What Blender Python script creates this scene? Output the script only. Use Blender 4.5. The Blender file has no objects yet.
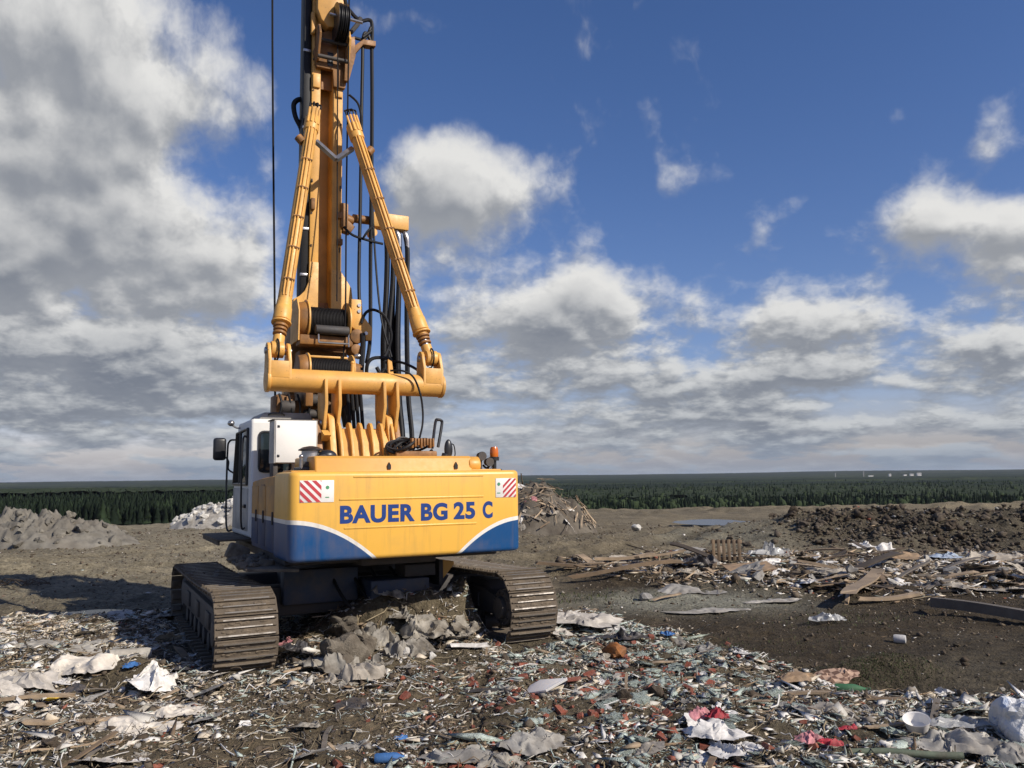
import bpy, bmesh, math, random
import numpy as np
from mathutils import Vector, Matrix

sc = bpy.context.scene
col = sc.collection
rnd = random.Random(7)
R = math.radians

# ------------------------------------------------------------------ camera (real place: eye height 2.17 m above the tracks)
F_PX, CAM_H = 830.0, 2.17
PITCH, ROLL = math.atan(93.3/830.0), R(0.75)
cf = Vector((0, math.cos(PITCH), math.sin(PITCH)))
cu0 = Vector((0, -math.sin(PITCH), math.cos(PITCH)))
cr0 = Vector((1, 0, 0))
cr = math.cos(ROLL)*cr0 - math.sin(ROLL)*cu0
cu = math.sin(ROLL)*cr0 + math.cos(ROLL)*cu0
cd = bpy.data.cameras.new("camera")
cam = bpy.data.objects.new("camera", cd)
col.objects.link(cam)
M = Matrix.Identity(4)
for i in range(3):
    M[i][0] = cr[i]; M[i][1] = cu[i]; M[i][2] = -cf[i]
M[0][3], M[1][3], M[2][3] = 0, 0, CAM_H
cam.matrix_world = M
cd.sensor_fit = 'HORIZONTAL'; cd.sensor_width = 36.0
cd.lens = F_PX/1024*36.0
cd.clip_start = 0.1; cd.clip_end = 40000
sc.camera = cam

# ------------------------------------------------------------------ numpy noise
def _hash(ix, iy, seed):
    h = (ix.astype(np.int64)*374761393 + iy.astype(np.int64)*668265263 + seed*1442695041) & 0xFFFFFFFF
    h = ((h ^ (h >> 13))*1274126177) & 0xFFFFFFFF
    h = (h ^ (h >> 16)) & 0xFFFFFFFF
    return h/4294967295.0
def vnoise(x, y, seed=0):
    x = np.asarray(x, float); y = np.asarray(y, float)
    ix = np.floor(x); iy = np.floor(y)
    fx = x-ix; fy = y-iy
    fx = fx*fx*fx*(fx*(fx*6-15)+10); fy = fy*fy*fy*(fy*(fy*6-15)+10)
    a = _hash(ix, iy, seed); b = _hash(ix+1, iy, seed); c = _hash(ix, iy+1, seed); d = _hash(ix+1, iy+1, seed)
    return (a*(1-fx)+b*fx)*(1-fy)+(c*(1-fx)+d*fx)*fy
def fbm(x, y, oct=4, seed=0, gain=.5):
    s = 0; a = 1; t = 0
    x = np.asarray(x, float); y = np.asarray(y, float)
    for o in range(oct):
        s = s+a*(vnoise(x, y, seed+o*17)*2-1); t += a; a *= gain
        x, y = x*1.93*.8-y*1.93*.6+7.7, x*1.93*.6+y*1.93*.8+3.1
    return s/t
def sstep(a, b, x):
    t = np.clip((x-a)/(b-a), 0, 1); return t*t*(3-2*t)
def seg_dist(x, y, pts):
    best = np.full(np.shape(x), 1e9); tt = np.zeros(np.shape(x)); L = 0
    for (ax, ay), (bx, by) in zip(pts, pts[1:]):
        dx, dy = bx-ax, by-ay; l2 = dx*dx+dy*dy
        t = np.clip(((x-ax)*dx+(y-ay)*dy)/l2, 0, 1)
        d = np.hypot(x-ax-t*dx, y-ay-t*dy)
        k = d < best; best = np.where(k, d, best); tt = np.where(k, L+t*math.sqrt(l2), tt); L += math.sqrt(l2)
    return best, tt

BANK = [(5.6, 28.4), (8.6, 27.0), (13.5, 25.6), (20, 25.0), (30, 24.5), (48, 25)]
CARPET_EDGE = [(1.29, 12.9), (2.2, 10.9), (3.3, 8.75), (4.2, 8.2), (6, 8.2)]
def carpet_mask(x, y):
    """1 where the near carpet of rubbish lies"""
    ex = np.interp(-y, [-20, -12.9, -10.9, -8.75, -8.25, -7.9], [1.2, 1.29, 2.2, 3.3, 4.2, 9.0])
    jit = fbm(x*1.1, y*1.1, 3, 5)*.7
    m = sstep(.35, -.35, x-ex+jit)
    back = np.where(x < -4.6, 14.3, 13.2)
    return m*sstep(.5, -.5, y-back+jit)*sstep(3.5, 4.5, y)*sstep(-13, -11, x)
def strip_mask(x, y):
    """1 on the second strip of rubbish, between the bare soil and the bank"""
    up = np.interp(x, [1, 5.3, 12.4, 20, 30], [19.9, 21.6, 21.3, 21.5, 22])
    lo = np.interp(x, [1, 3, 5, 7.5, 9, 20], [18.4, 16.2, 15.2, 15.0, 14.2, 13.6])
    j = fbm(x*.6, y*.6, 3, 9)*1.0
    return sstep(-.6, .6, y-lo+j)*sstep(.4, -.4, y-up+j*.5)*sstep(.6, 1.4, x)
MX, MY, MT = -2.499, 12.756, R(27)
def mloc(x, y):
    dx, dy = x-MX, y-MY
    return dx*math.cos(MT)+dy*math.sin(MT), -dx*math.sin(MT)+dy*math.cos(MT)
def mworld(lx, ly):
    return MX+lx*math.cos(MT)-ly*math.sin(MT), MY+lx*math.sin(MT)+ly*math.cos(MT)
RUTS = [[(-1.0, 22), (2.4, 25.6), (5.0, 31), (8.0, 37), (13, 44), (22, 56)],
        [(.6, 21), (3.8, 24.6), (6.6, 30), (9.4, 35.6), (14.5, 42.5), (24, 54)],
        [(-14, 22), (-11, 26), (-8.6, 32), (-8, 42)], [(-18, 20), (-12.2, 20.6), (-7, 22), (-2, 27), (1, 36), (3, 52)]]
def terrain(x, y):
    x = np.asarray(x, float); y = np.asarray(y, float)
    r = np.hypot(x, y); az = np.degrees(np.arctan2(x, y))
    edge = np.clip(61+.5*az, 44, 80)+fbm(az*.11, az*0+3, 3, 21)*4
    D = 24.5+6.5*np.tanh((az+9)/3)
    fall = sstep(0, 85, r-edge)
    z = -D*fall
    near = sstep(60, 25, r)
    plat = 1-sstep(0, 10, r-edge)
    z = z+plat*(fbm(x*.09, y*.09, 3, 1)*.16*sstep(7, 16, r) + fbm(x*.5, y*.5, 4, 2)*.055 + fbm(x*2.2, y*2.2, 4, 3)*.03*near)
    z = z+plat*.012*fbm(x*9, y*9, 3, 33)*sstep(22, 12, r)+plat*.15*np.maximum(fbm(x*2.0, y*2.0, 5, 35, .74)-.02, 0)*sstep(13, 18, r)
    # clods near the plateau edge
    z = z+plat*sstep(10, 2, np.abs(r-edge+3))*np.maximum(fbm(x*.6, y*.6, 3, 41), 0)*.5
    # ruts of the track across the middle ground
    for k, p in enumerate(RUTS):
        d, t = seg_dist(x, y, p)
        w = .9*(1+.25*np.sin(t*.7+k))
        z = z-.13*np.exp(-(d/(w*.45))**2)+.09*np.exp(-((d-w)/(.28))**2)+.012*np.sin(t*9)*np.exp(-(d/.4)**2)
    # the dug bank on the right: steep lumpy face towards the camera
    bx = np.interp(x, [p[0] for p in BANK], [p[1] for p in BANK])
    s = y-bx
    hb = .88*sstep(4.6, 10.5, x)*sstep(70, 40, x)*(1+.12*fbm(x*.3, y*.1, 2, 14))
    face = sstep(-3.2, .6, s+.7*fbm(x*.55, y*.55, 3, 11))
    back = 1-.97*sstep(1, 8, s)
    z = z+hb*face*back*plat
    lump = face*(1-sstep(2.5, 6, s))*(.35*sstep(4.6, 7, x)+.65*sstep(8.2, 10, x))
    z = z+plat*lump*(.26*fbm(x*1.5, y*1.5, 5, 12, .66)+.16*np.abs(fbm(x*4, y*4, 4, 13, .6)))
    # near carpet and strip are heaped up a little
    cm = carpet_mask(x, y)
    z = z+cm*(.05+.085*fbm(x*1.4, y*1.4, 4, 6)+.045*fbm(x*5, y*5, 4, 7, .6))
    z = z+.05*np.maximum(fbm(x*3.2, y*3.2, 4, 27, .65), -.1)*sstep(.6, 2.2, x)*sstep(19, 16, y)*sstep(5, 7, y)
    sm = strip_mask(x, y)
    z = z+sm*(.10+.14*fbm(x*.8, y*.8, 4, 8)+.05*fbm(x*3, y*3, 3, 18))
    # mud pushed up round the tracks and the heap under the counterweight
    for hx, hy, sx, sy, hh in ((-1.3, 11.5, .9, .5, .55), (-.5, 11.8, .6, .4, .40), (-2.1, 11.2, .7, .5, .28), (-2.35, 10.15, .5, .32, .22), (-1.9, 12.6, 1.2, .7, .2),
                               (-3.3, 9.3, .6, .2, .06), (.75, 12.45, .35, .3, .12), (-4.3, 9.5, .6, .45, .16), (-5.6, 10.3, .8, .6, .12), (4.05, 9.2, .7, .35, .14), (1.9, 7.6, .7, .5, .10), (4.0, 7.2, .8, .5, .10)):
        z = z+hh*np.exp(-((x-hx)/sx)**2-((y-hy)/sy)**2)*(1+.35*fbm(x*3, y*3, 3, 19))
    lx, ly = mloc(x, y)
    for tx in (-1.945, 1.625):
        z = z-np.maximum(z-.015, 0)*sstep(.52, .36, np.abs(lx-tx))*sstep(2.9, 2.3, np.abs(ly+.1))
    # hollow below the grass tuft, and hollows that hold the puddles
    z = z-.16*np.exp(-((x-3.75)/.45)**2-((y-8.75)/.3)**2)+.12*np.exp(-((x-3.9)/.6)**2-((y-9.25)/.25)**2)
    for px_, py_, sx, sy in ((10.6, 43.5, 4.0, 6.5), (11.0, 46.0, 2.3, 3.8), (-7.2, 14.5, .75, .4)):
        k = np.exp(-(((x-px_)/sx)**2+((y-py_)/sy)**2)**2)
        z = z*(1-k)+k*(-.05 if py_ < 20 else (-.36 if sx > 3 else -.44))
    far = sstep(4500, 11500, r)
    z = z-plat*sstep(28, 62, r)*(.42+.1*np.tanh((az)/6))
    q = sstep(260, 620, r)
    z = z*(1-q)+q*(-30+12*sstep(-5, -12, az)*sstep(3500, 1500, r)+fbm(x*.0011, y*.0011, 4, 31)*4+far*(37+13*fbm(az*.09, az*0, 3, 32)))
    return z
def H(x, y): return float(terrain(np.array([x]), np.array([y]))[0])
def P(px, py, dz=0.0):
    """the ground point seen at a pixel"""
    d = cf+cr*((px-512)/F_PX)+cu*((384-py)/F_PX)
    z = 0.0
    for _ in range(6):
        t = (z-CAM_H)/d.z; x, y = d.x*t, d.y*t; z = .5*z+.5*H(x, y) if _ else H(x, y)
    return Vector((x, y, H(x, y)+dz))

# ------------------------------------------------------------------ materials
def nmat(name):
    m = bpy.data.materials.new(name); m.use_nodes = True
    nt = m.node_tree; b = nt.nodes['Principled BSDF']
    return m, nt, b
def N(nt, t, **kw):
    n = nt.nodes.new(t)
    for k, v in kw.items():
        if k in ('operation', 'blend_type', 'data_type', 'noise_dimensions', 'feature', 'attribute_name', 'interpolation_type', 'clamp', 'sky_type', 'distance', 'attribute_type'): setattr(n, k, v)
    return n
def setin(n, **kw):
    for k, v in kw.items(): n.inputs[k.replace('_', ' ')].default_value = v
    return n
def noise(nt, scale, detail=4, rough=.55, coord='Object', vec=None):
    n = N(nt, 'ShaderNodeTexNoise'); setin(n, Scale=scale, Detail=detail, Roughness=rough)
    if vec is None:
        tc = N(nt, 'ShaderNodeTexCoord'); vec = tc.outputs[coord]
    nt.links.new(vec, n.inputs['Vector'])
    return n
def ramp(nt, fac, stops):
    r_ = N(nt, 'ShaderNodeValToRGB'); e = r_.color_ramp.elements
    while len(e) < len(stops): e.new(.5)
    for el, (p, c) in zip(e, stops): el.position = p; el.color = (*c, 1) if len(c) == 3 else c
    nt.links.new(fac, r_.inputs['Fac']); return r_
def mixc(nt, fac, a, b, bt='MIX'):
    m = N(nt, 'ShaderNodeMix', data_type='RGBA', blend_type=bt)
    for sock, v in ((m.inputs['Factor'], fac), (m.inputs['A'], a), (m.inputs['B'], b)):
        pass
    ins = {s.identifier: s for s in m.inputs}
    for key, v in (('Factor_Float', fac), ('A_Color', a), ('B_Color', b)):
        s = ins[key]
        if isinstance(v, (int, float)): s.default_value = v
        elif isinstance(v, tuple): s.default_value = (*v, 1) if len(v) == 3 else v
        else: nt.links.new(v, s)
    return [o for o in m.outputs if o.identifier == 'Result_Color'][0]
def math_(nt, op, a, b=None, c=None):
    m = N(nt, 'ShaderNodeMath', operation=op)
    for i, v in enumerate((a, b, c)):
        if v is None: continue
        if isinstance(v, (int, float)): m.inputs[i].default_value = v
        else: nt.links.new(v, m.inputs[i])
    return m.outputs[0]
def bump(nt, b, h, strength=.3, dist=.02):
    n = N(nt, 'ShaderNodeBump'); setin(n, Strength=strength, Distance=dist)
    nt.links.new(h, n.inputs['Height']); nt.links.new(n.outputs[0], b.inputs['Normal'])

def paint(name, c, dirt=(.12, .09, .06), amount=.35, rough=.4, scale=2.2, metal=0, bump_s=.06, chips=0):
    m, nt, b = nmat(name)
    n1 = noise(nt, scale, 6, .62); n2 = noise(nt, scale*9, 4, .6); n3 = noise(nt, scale*.6, 2)
    f = ramp(nt, n1.outputs['Fac'], [(.42, (0, 0, 0)), (.78, (1, 1, 1))]).outputs['Color']
    g = math_(nt, 'MULTIPLY', f, amount)
    base = mixc(nt, n3.outputs['Fac'], tuple(v*.88 for v in c), tuple(min(1, v*1.08) for v in c))
    cc = mixc(nt, g, base, dirt)
    if chips:
        n4 = noise(nt, scale*14, 3, .7)
        k = ramp(nt, n4.outputs['Fac'], [(.66, (0, 0, 0)), (.70, (1, 1, 1))]).outputs['Color']
        cc = mixc(nt, math_(nt, 'MULTIPLY', k, chips), cc, (.06, .035, .025))
    nt.links.new(cc, b.inputs['Base Color'])
    rr = math_(nt, 'MULTIPLY_ADD', n2.outputs['Fac'], .25, rough-.1)
    nt.links.new(math_(nt, 'ADD', rr, math_(nt, 'MULTIPLY', g, .4)), b.inputs['Roughness'])
    b.inputs['Metallic'].default_value = metal
    bump(nt, b, n2.outputs['Fac'], bump_s, .01)
    return m
def plain(name, c, rough=.6, metal=0, var=.25, scale=6, spec=.5):
    m, nt, b = nmat(name)
    n1 = noise(nt, scale, 5, .6)
    cc = ramp(nt, n1.outputs['Fac'], [(.3, tuple(v*(1-var) for v in c)), (.7, tuple(min(1, v*(1+var)) for v in c))]).outputs['Color']
    nt.links.new(cc, b.inputs['Base Color'])
    b.inputs['Roughness'].default_value = rough; b.inputs['Metallic'].default_value = metal
    b.inputs['Specular IOR Level'].default_value = spec
    return m

MAT = {}
MAT['yellow'] = paint('yellow_boom_paint', (.76, .40, .09), amount=.48, rough=.42, chips=.8, dirt=(.17, .10, .045))
MAT['deck'] = paint('yellow_deck_paint', (.66, .33, .055), amount=.25, rough=.4, dirt=(.2, .13, .06))
MAT['grime_shade'] = paint('grimy_shaded_yellow_paint', (.30, .135, .032), amount=.9, rough=.5, scale=3.4, dirt=(.03, .021, .015), chips=.8)  # real grime, but on hinge side plates and head plate it paints shade
MAT['white'] = paint('white_paint', (.80, .78, .72), amount=.16, rough=.45, dirt=(.35, .31, .25))
MAT['dirtywhite'] = paint('dirty_white_paint', (.50, .48, .43), amount=.7, rough=.5, dirt=(.15, .12, .09))
MAT['rubber'] = plain('black_rubber', (.009, .009, .010), .55, 0, .25, 6, .3)
MAT['black'] = plain('black_plastic', (.02, .02, .022), .35)
MAT['web'] = paint('mast_web_shaded_paint', (.52, .30, .095), amount=.5, rough=.5, dirt=(.06, .04, .025))  # darker boom yellow; shade inside the mast channel is painted in
MAT['rope'] = plain('dark_steel_rope', (.013, .012, .012), .65, .0, .25, 6, .2)
MAT['steel'] = plain('bright_steel', (.42, .41, .40), .32, .85)
MAT['darksteel'] = paint('dark_muddy_steel', (.045, .042, .042), amount=.6, rough=.6, scale=3, dirt=(.11, .085, .06))
MAT['blueplate'] = paint('muddy_blue_paint', (.03, .045, .08), amount=.95, rough=.55, scale=3, dirt=(.13, .11, .085))
MAT['mudplate'] = paint('mud_caked_plate', (.10, .08, .06), amount=.9, rough=.95, scale=5, dirt=(.21, .18, .135), bump_s=.6)
MAT['shoe'] = paint('muddy_track_steel', (.10, .077, .053), amount=.85, rough=.8, scale=7, dirt=(.185, .145, .10), bump_s=.5)
MAT['grouser'] = paint('worn_track_steel', (.30, .275, .24), amount=.85, rough=.42, scale=9, metal=.6, dirt=(.14, .11, .08))
MAT['shoemud'] = plain('packed_track_mud', (.13, .10, .068), .95, 0, .5, 14)
MAT['mud'] = plain('caked_mud', (.15, .125, .095), .95, 0, .45, 9)
MAT['glass'] = plain('dark_window_glass', (.02, .03, .035), .06, 0, .2)
MAT['red'] = plain('red_reflective_film', (.50, .045, .055), .4)
MAT['whitefilm'] = plain('white_reflective_film', (.78, .75, .70), .4, 0, .06)
MAT['green'] = plain('green_print', (.08, .28, .14), .5)
MAT['blue'] = plain('blue_lettering', (.012, .045, .20), .35, 0, .1)
MAT['greyalu'] = paint('grey_roof_paint', (.33, .32, .30), amount=.5, rough=.5, dirt=(.13, .11, .08))
m, nt, b = nmat('orange_lens'); b.inputs['Base Color'].default_value = (.68, .17, .02, 1); b.inputs['Roughness'].default_value = .2
b.inputs['Transmission Weight'].default_value = .25; MAT['orange'] = m

# counterweight livery: yellow over blue, parted by a white swoosh
m, nt, b = nmat('counterweight_livery')
tc = N(nt, 'ShaderNodeTexCoord'); sx = N(nt, 'ShaderNodeSeparateXYZ'); nt.links.new(tc.outputs['Object'], sx.inputs[0])
X, Y_, Z = sx.outputs
tl = math_(nt, 'DIVIDE', math_(nt, 'ADD', X, 1.5), 1.04); tl = math_(nt, 'MAXIMUM', tl, 0)
gl = math_(nt, 'SUBTRACT', 1.69, math_(nt, 'MULTIPLY', .47, math_(nt, 'POWER', tl, 2.0)))
tr = math_(nt, 'DIVIDE', math_(nt, 'SUBTRACT', 1.5, X), .91); tr = math_(nt, 'MAXIMUM', tr, 0)
gr = math_(nt, 'SUBTRACT', 1.65, math_(nt, 'MULTIPLY', .43, math_(nt, 'POWER', tr, 2.0)))
isr = math_(nt, 'GREATER_THAN', X, .06)
g = math_(nt, 'ADD', math_(nt, 'MULTIPLY', gl, math_(nt, 'SUBTRACT', 1, isr)), math_(nt, 'MULTIPLY', gr, isr))
w_ = math_(nt, 'LESS_THAN', Z, math_(nt, 'ADD', g, .022))
bl = math_(nt, 'LESS_THAN', Z, math_(nt, 'SUBTRACT', g, .028))
n1 = noise(nt, 1.6, 6, .6); n2 = noise(nt, 30, 3)
c1 = mixc(nt, n1.outputs['Fac'], (.79, .425, .062), (.84, .475, .085))
c2 = mixc(nt, w_, c1, (.78, .75, .68)); c3 = mixc(nt, bl, c2, (.008, .068, .20))
low = math_(nt, 'MULTIPLY', ramp(nt, n1.outputs['Fac'], [(.48, (0, 0, 0)), (.78, (1, 1, 1))]).outputs['Color'], .30)
stm = N(nt, 'ShaderNodeMapping'); stm.inputs['Scale'].default_value = (9, 9, .7); nt.links.new(tc.outputs['Object'], stm.inputs['Vector'])
stn = noise(nt, 1.4, 5, .65, vec=stm.outputs[0])
stf = math_(nt, 'MULTIPLY', ramp(nt, stn.outputs['Fac'], [(.50, (0, 0, 0)), (.76, (1, 1, 1))]).outputs['Color'], .26)
c4 = mixc(nt, low, c3, (.25, .17, .09)); c4 = mixc(nt, stf, c4, (.22, .15, .08))
nt.links.new(c4, b.inputs['Base Color'])
nt.links.new(math_(nt, 'MULTIPLY_ADD', n1.outputs['Fac'], .3, .22), b.inputs['Roughness'])
bump(nt, b, n2.outputs['Fac'], .03, .01)
MAT['livery'] = m
# the engine house side: same livery, grimier
m, nt, b = nmat('engine_house_livery')
tc = N(nt, 'ShaderNodeTexCoord'); sx = N(nt, 'ShaderNodeSeparateXYZ'); nt.links.new(tc.outputs['Object'], sx.inputs[0])
Z = sx.outputs[2]
n1 = noise(nt, 2.5, 7, .65); n2 = noise(nt, 20, 3)
c1 = mixc(nt, math_(nt, 'LESS_THAN', Z, 1.715), (.55, .27, .05), (.6, .57, .5))
c2 = mixc(nt, math_(nt, 'LESS_THAN', Z, 1.665), c1, (.02, .05, .13))
f = math_(nt, 'MULTIPLY', ramp(nt, n1.outputs['Fac'], [(.38, (0, 0, 0)), (.7, (1, 1, 1))]).outputs['Color'], .6)
nt.links.new(mixc(nt, f, c2, (.13, .10, .075)), b.inputs['Base Color']); b.inputs['Roughness'].default_value = .6
bump(nt, b, n2.outputs['Fac'], .1, .01)
MAT['house'] = m

# ------------------------------------------------------------------ mesh builder
class MB:
    def __init__(s): s.bm = bmesh.new(); s.mi = 0
    def _mark(s, before):
        for f in s.bm.faces:
            if f.index == -1 or f not in before: pass
    def faces_new(s, n0):
        s.bm.faces.ensure_lookup_table()
        for f in s.bm.faces[n0:]: f.material_index = s.mi
    def box(s, a, b_, bev=0, seg=2, rot=None, mi=None):
        c = Vector([(p+q)/2 for p, q in zip(a, b_)]); d = [abs(q-p) for p, q in zip(a, b_)]
        mat = Matrix.Translation(c) @ (rot.to_4x4() if rot else Matrix.Identity(4)) @ Matrix.Diagonal((*d, 1))
        t = bmesh.new(); bmesh.ops.create_cube(t, size=1, matrix=mat)
        if bev: bmesh.ops.bevel(t, geom=t.edges[:], offset=min(bev, min(d)*.45), segments=seg, profile=.5, affect='EDGES')
        s.merge(t, mi); return s
    def merge(s, t, mi=None):
        me = bpy.data.meshes.new('tmp')
        for f in t.faces: f.material_index = s.mi if mi is None else mi
        t.to_mesh(me); t.free(); s.bm.from_mesh(me); bpy.data.meshes.remove(me)
    def cyl(s, p0, p1, r0, r1=None, n=20, caps=True, mi=None, bev=0):
        p0, p1 = Vector(p0), Vector(p1); d = p1-p0
        q = d.to_track_quat('Z', 'Y').to_matrix().to_4x4()
        t = bmesh.new()
        bmesh.ops.create_cone(t, cap_ends=caps, segments=n, radius1=r0, radius2=r0 if r1 is None else r1, depth=d.length, matrix=Matrix.Translation((p0+p1)/2) @ q)
        if bev:
            e = [x for x in t.edges if len(x.link_faces) == 2 and any(len(f.verts) > 4 for f in x.link_faces)]
            bmesh.ops.bevel(t, geom=e, offset=bev, segments=2, profile=.5, affect='EDGES')
        s.merge(t, mi); return s
    def sphere(s, c, r, sub=2, sc_=(1, 1, 1), mi=None):
        t = bmesh.new(); bmesh.ops.create_icosphere(t, subdivisions=sub, radius=r, matrix=Matrix.Translation(Vector(c)) @ Matrix.Diagonal((*sc_, 1)))
        s.merge(t, mi); return s
    def prism(s, poly, axis, a, b_, bev=0, seg=2, mi=None):
        """poly: 2-D outline; axis: the axis it is extruded along"""
        t = bmesh.new()
        def pt(p, k):
            if axis == 'x': return (k, p[0], p[1])
            if axis == 'y': return (p[0], k, p[1])
            return (p[0], p[1], k)
        v0 = [t.verts.new(pt(p, a)) for p in poly]; v1 = [t.verts.new(pt(p, b_)) for p in poly]
        t.faces.new(v0); t.faces.new(v1[::-1])
        for i in range(len(poly)):
            j = (i+1) % len(poly); t.faces.new((v0[j], v0[i], v1[i], v1[j]))
        bmesh.ops.recalc_face_normals(t, faces=t.faces[:])
        if bev:
            e = [x for x in t.edges if any(len(f.verts) == len(poly) and f.calc_area() > 0 for f in x.link_faces) and abs((x.verts[0].co-x.verts[1].co)['xyz'.index(axis)]) < 1e-6]
            bmesh.ops.bevel(t, geom=e, offset=bev, segments=seg, profile=.5, affect='EDGES')
        s.merge(t, mi); return s
    def path(s, pts, r, n=8, sub=6, mi=None, smooth=True):
        pts = [Vector(p) for p in pts]
        if smooth and len(pts) > 2:
            out = []
            for i in range(len(pts)-1):
                p0 = pts[max(i-1, 0)]; p1 = pts[i]; p2 = pts[i+1]; p3 = pts[min(i+2, len(pts)-1)]
                for k in range(sub):
                    t = k/sub
                    out.append(.5*((2*p1)+(p2-p0)*t+(2*p0-5*p1+4*p2-p3)*t*t+(3*p1-p0-3*p2+p3)*t**3))
            out.append(pts[-1]); pts = out
        t = bmesh.new(); rings = []
        up = Vector((0.13, .31, .94)).normalized(); prev = None
        for i, p in enumerate(pts):
            d = (pts[min(i+1, len(pts)-1)]-pts[max(i-1, 0)])
            if d.length < 1e-9: d = Vector((0, 0, 1))
            d.normalize()
            if prev is None: a = d.cross(up).normalized() if abs(d.dot(up)) < .95 else d.cross(Vector((1, 0, 0))).normalized()
            else: a = (prev-d*prev.dot(d)).normalized()
            prev = a; b2 = d.cross(a)
            rr = r[i*len(r)//len(pts)] if isinstance(r, (list, tuple)) else r
            rings.append([t.verts.new(p+(a*math.cos(2*math.pi*k/n)+b2*math.sin(2*math.pi*k/n))*rr) for k in range(n)])
        for A, B in zip(rings, rings[1:]):
            for k in range(n): t.faces.new((A[k], A[(k+1) % n], B[(k+1) % n], B[k]))
        t.faces.new(rings[0][::-1]); t.faces.new(rings[-1])
        s.merge(t, mi); return s
    def lathe(s, prof, c=(0, 0, 0), axis='z', n=24, mi=None):
        t = bmesh.new(); rings = []
        for (r_, h) in prof:
            ring = []
            for k in range(n):
                a = 2*math.pi*k/n; u, v = r_*math.cos(a), r_*math.sin(a)
                p = (u, v, h) if axis == 'z' else ((h, u, v) if axis == 'x' else (u, h, v))
                ring.append(t.verts.new(Vector(p)+Vector(c)))
            rings.append(ring)
        for A, B in zip(rings, rings[1:]):
            for k in range(n): t.faces.new((A[k], A[(k+1) % n], B[(k+1) % n], B[k]))
        if prof[0][0] > 1e-4: t.faces.new(rings[0][::-1])
        if prof[-1][0] > 1e-4: t.faces.new(rings[-1])
        bmesh.ops.remove_doubles(t, verts=t.verts[:], dist=1e-5)
        bmesh.ops.recalc_face_normals(t, faces=t.faces[:])
        s.merge(t, mi); return s
    def mesh(s, name, mats, smooth=35):
        me = bpy.data.meshes.new(name); s.bm.to_mesh(me); s.bm.free()
        for m_ in (mats if isinstance(mats, (list, tuple)) else [mats]): me.materials.append(MAT[m_] if isinstance(m_, str) else m_)
        if smooth: me.shade_smooth(); me.set_sharp_from_angle(angle=R(smooth))
        return me
    def build(s, name, mats, parent=None, smooth=35, label=None):
        o = bpy.data.objects.new(name, s.mesh(name, mats, smooth)); col.objects.link(o)
        if parent is not None: o.parent = parent
        if label: o['label'] = label
        return o
def tag(o, label=None, cat=None, group=None, kind=None):
    if label: o['label'] = label
    if cat: o['category'] = cat
    if group: o['group'] = group
    if kind: o['kind'] = kind
    return o
def raw(name, verts, faces, mats, smooth=False, parent=None, mi=None):
    me = bpy.data.meshes.new(name)
    verts = np.asarray(verts, np.float32).reshape(-1, 3); faces = np.asarray(faces, np.int32)
    k = faces.shape[1]
    me.vertices.add(len(verts)); me.vertices.foreach_set('co', verts.ravel())
    me.loops.add(faces.size); me.loops.foreach_set('vertex_index', faces.ravel())
    me.polygons.add(len(faces)); me.polygons.foreach_set('loop_start', np.arange(0, faces.size, k, dtype=np.int32))
    for m_ in mats: me.materials.append(MAT[m_] if isinstance(m_, str) else m_)
    if mi is not None: me.polygons.foreach_set('material_index', np.asarray(mi, np.int32))
    me.update(calc_edges=True)
    if smooth: me.shade_smooth()
    o = bpy.data.objects.new(name, me); col.objects.link(o)
    if parent is not None: o.parent = parent
    return o
# ------------------------------------------------------------------ the drilling rig
rig = bpy.data.objects.new('drilling_rig', None); col.objects.link(rig)
rig.location = (MX, MY, 0); rig.rotation_euler = (0, 0, MT)
tag(rig, 'yellow crawler drilling rig with blue counterweight edge and tall mast, parked on the rubbish', 'drilling rig')

def rough(b, a=.3):
    for v in b.bm.verts: v.co += Vector((rnd.uniform(-a, a), rnd.uniform(-a, a), rnd.uniform(-a, a)))*.05
# --- crawler tracks
RR, RF, YR, YF, ZR, ZF = .455, .415, -2.42, 1.95, .46, .42     # rear sprocket and front idler
def belt():
    """points and tangents along the belt, rear sprocket -> top run -> front idler -> bottom run"""
    pts = []
    d = math.hypot(YF-YR, ZF-ZR); a = math.atan2(ZF-ZR, YF-YR); off = math.acos((RR-RF)/d)
    a1 = a+off; a2 = a-off
    def arc(cy, cz, r, s, e, n):
        for i in range(n+1):
            t = s+(e-s)*i/n; pts.append((cy+r*math.cos(t), cz+r*math.sin(t)))
    arc(YR, ZR, RR, 2*math.pi+a2, a1, 40)           # bottom tangent round the rear to the top tangent
    n = 60
    p0 = pts[-1]; p1 = (YF+RF*math.cos(a1), ZF+RF*math.sin(a1))
    for i in range(1, n):
        t = i/n; pts.append((p0[0]+(p1[0]-p0[0])*t, p0[1]+(p1[1]-p0[1])*t-.02*math.sin(math.pi*t)))
    arc(YF, ZF, RF, a1, a2, 40)
    p0 = pts[-1]; p1 = pts[0]
    for i in range(1, n):
        t = i/n; pts.append((p0[0]+(p1[0]-p0[0])*t, p0[1]+(p1[1]-p0[1])*t))
    return pts
bp = belt(); bp.append(bp[0])
cum = [0]
for p, q in zip(bp, bp[1:]): cum.append(cum[-1]+math.hypot(q[0]-p[0], q[1]-p[1]))
NSH = 48
TW = .34
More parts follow.
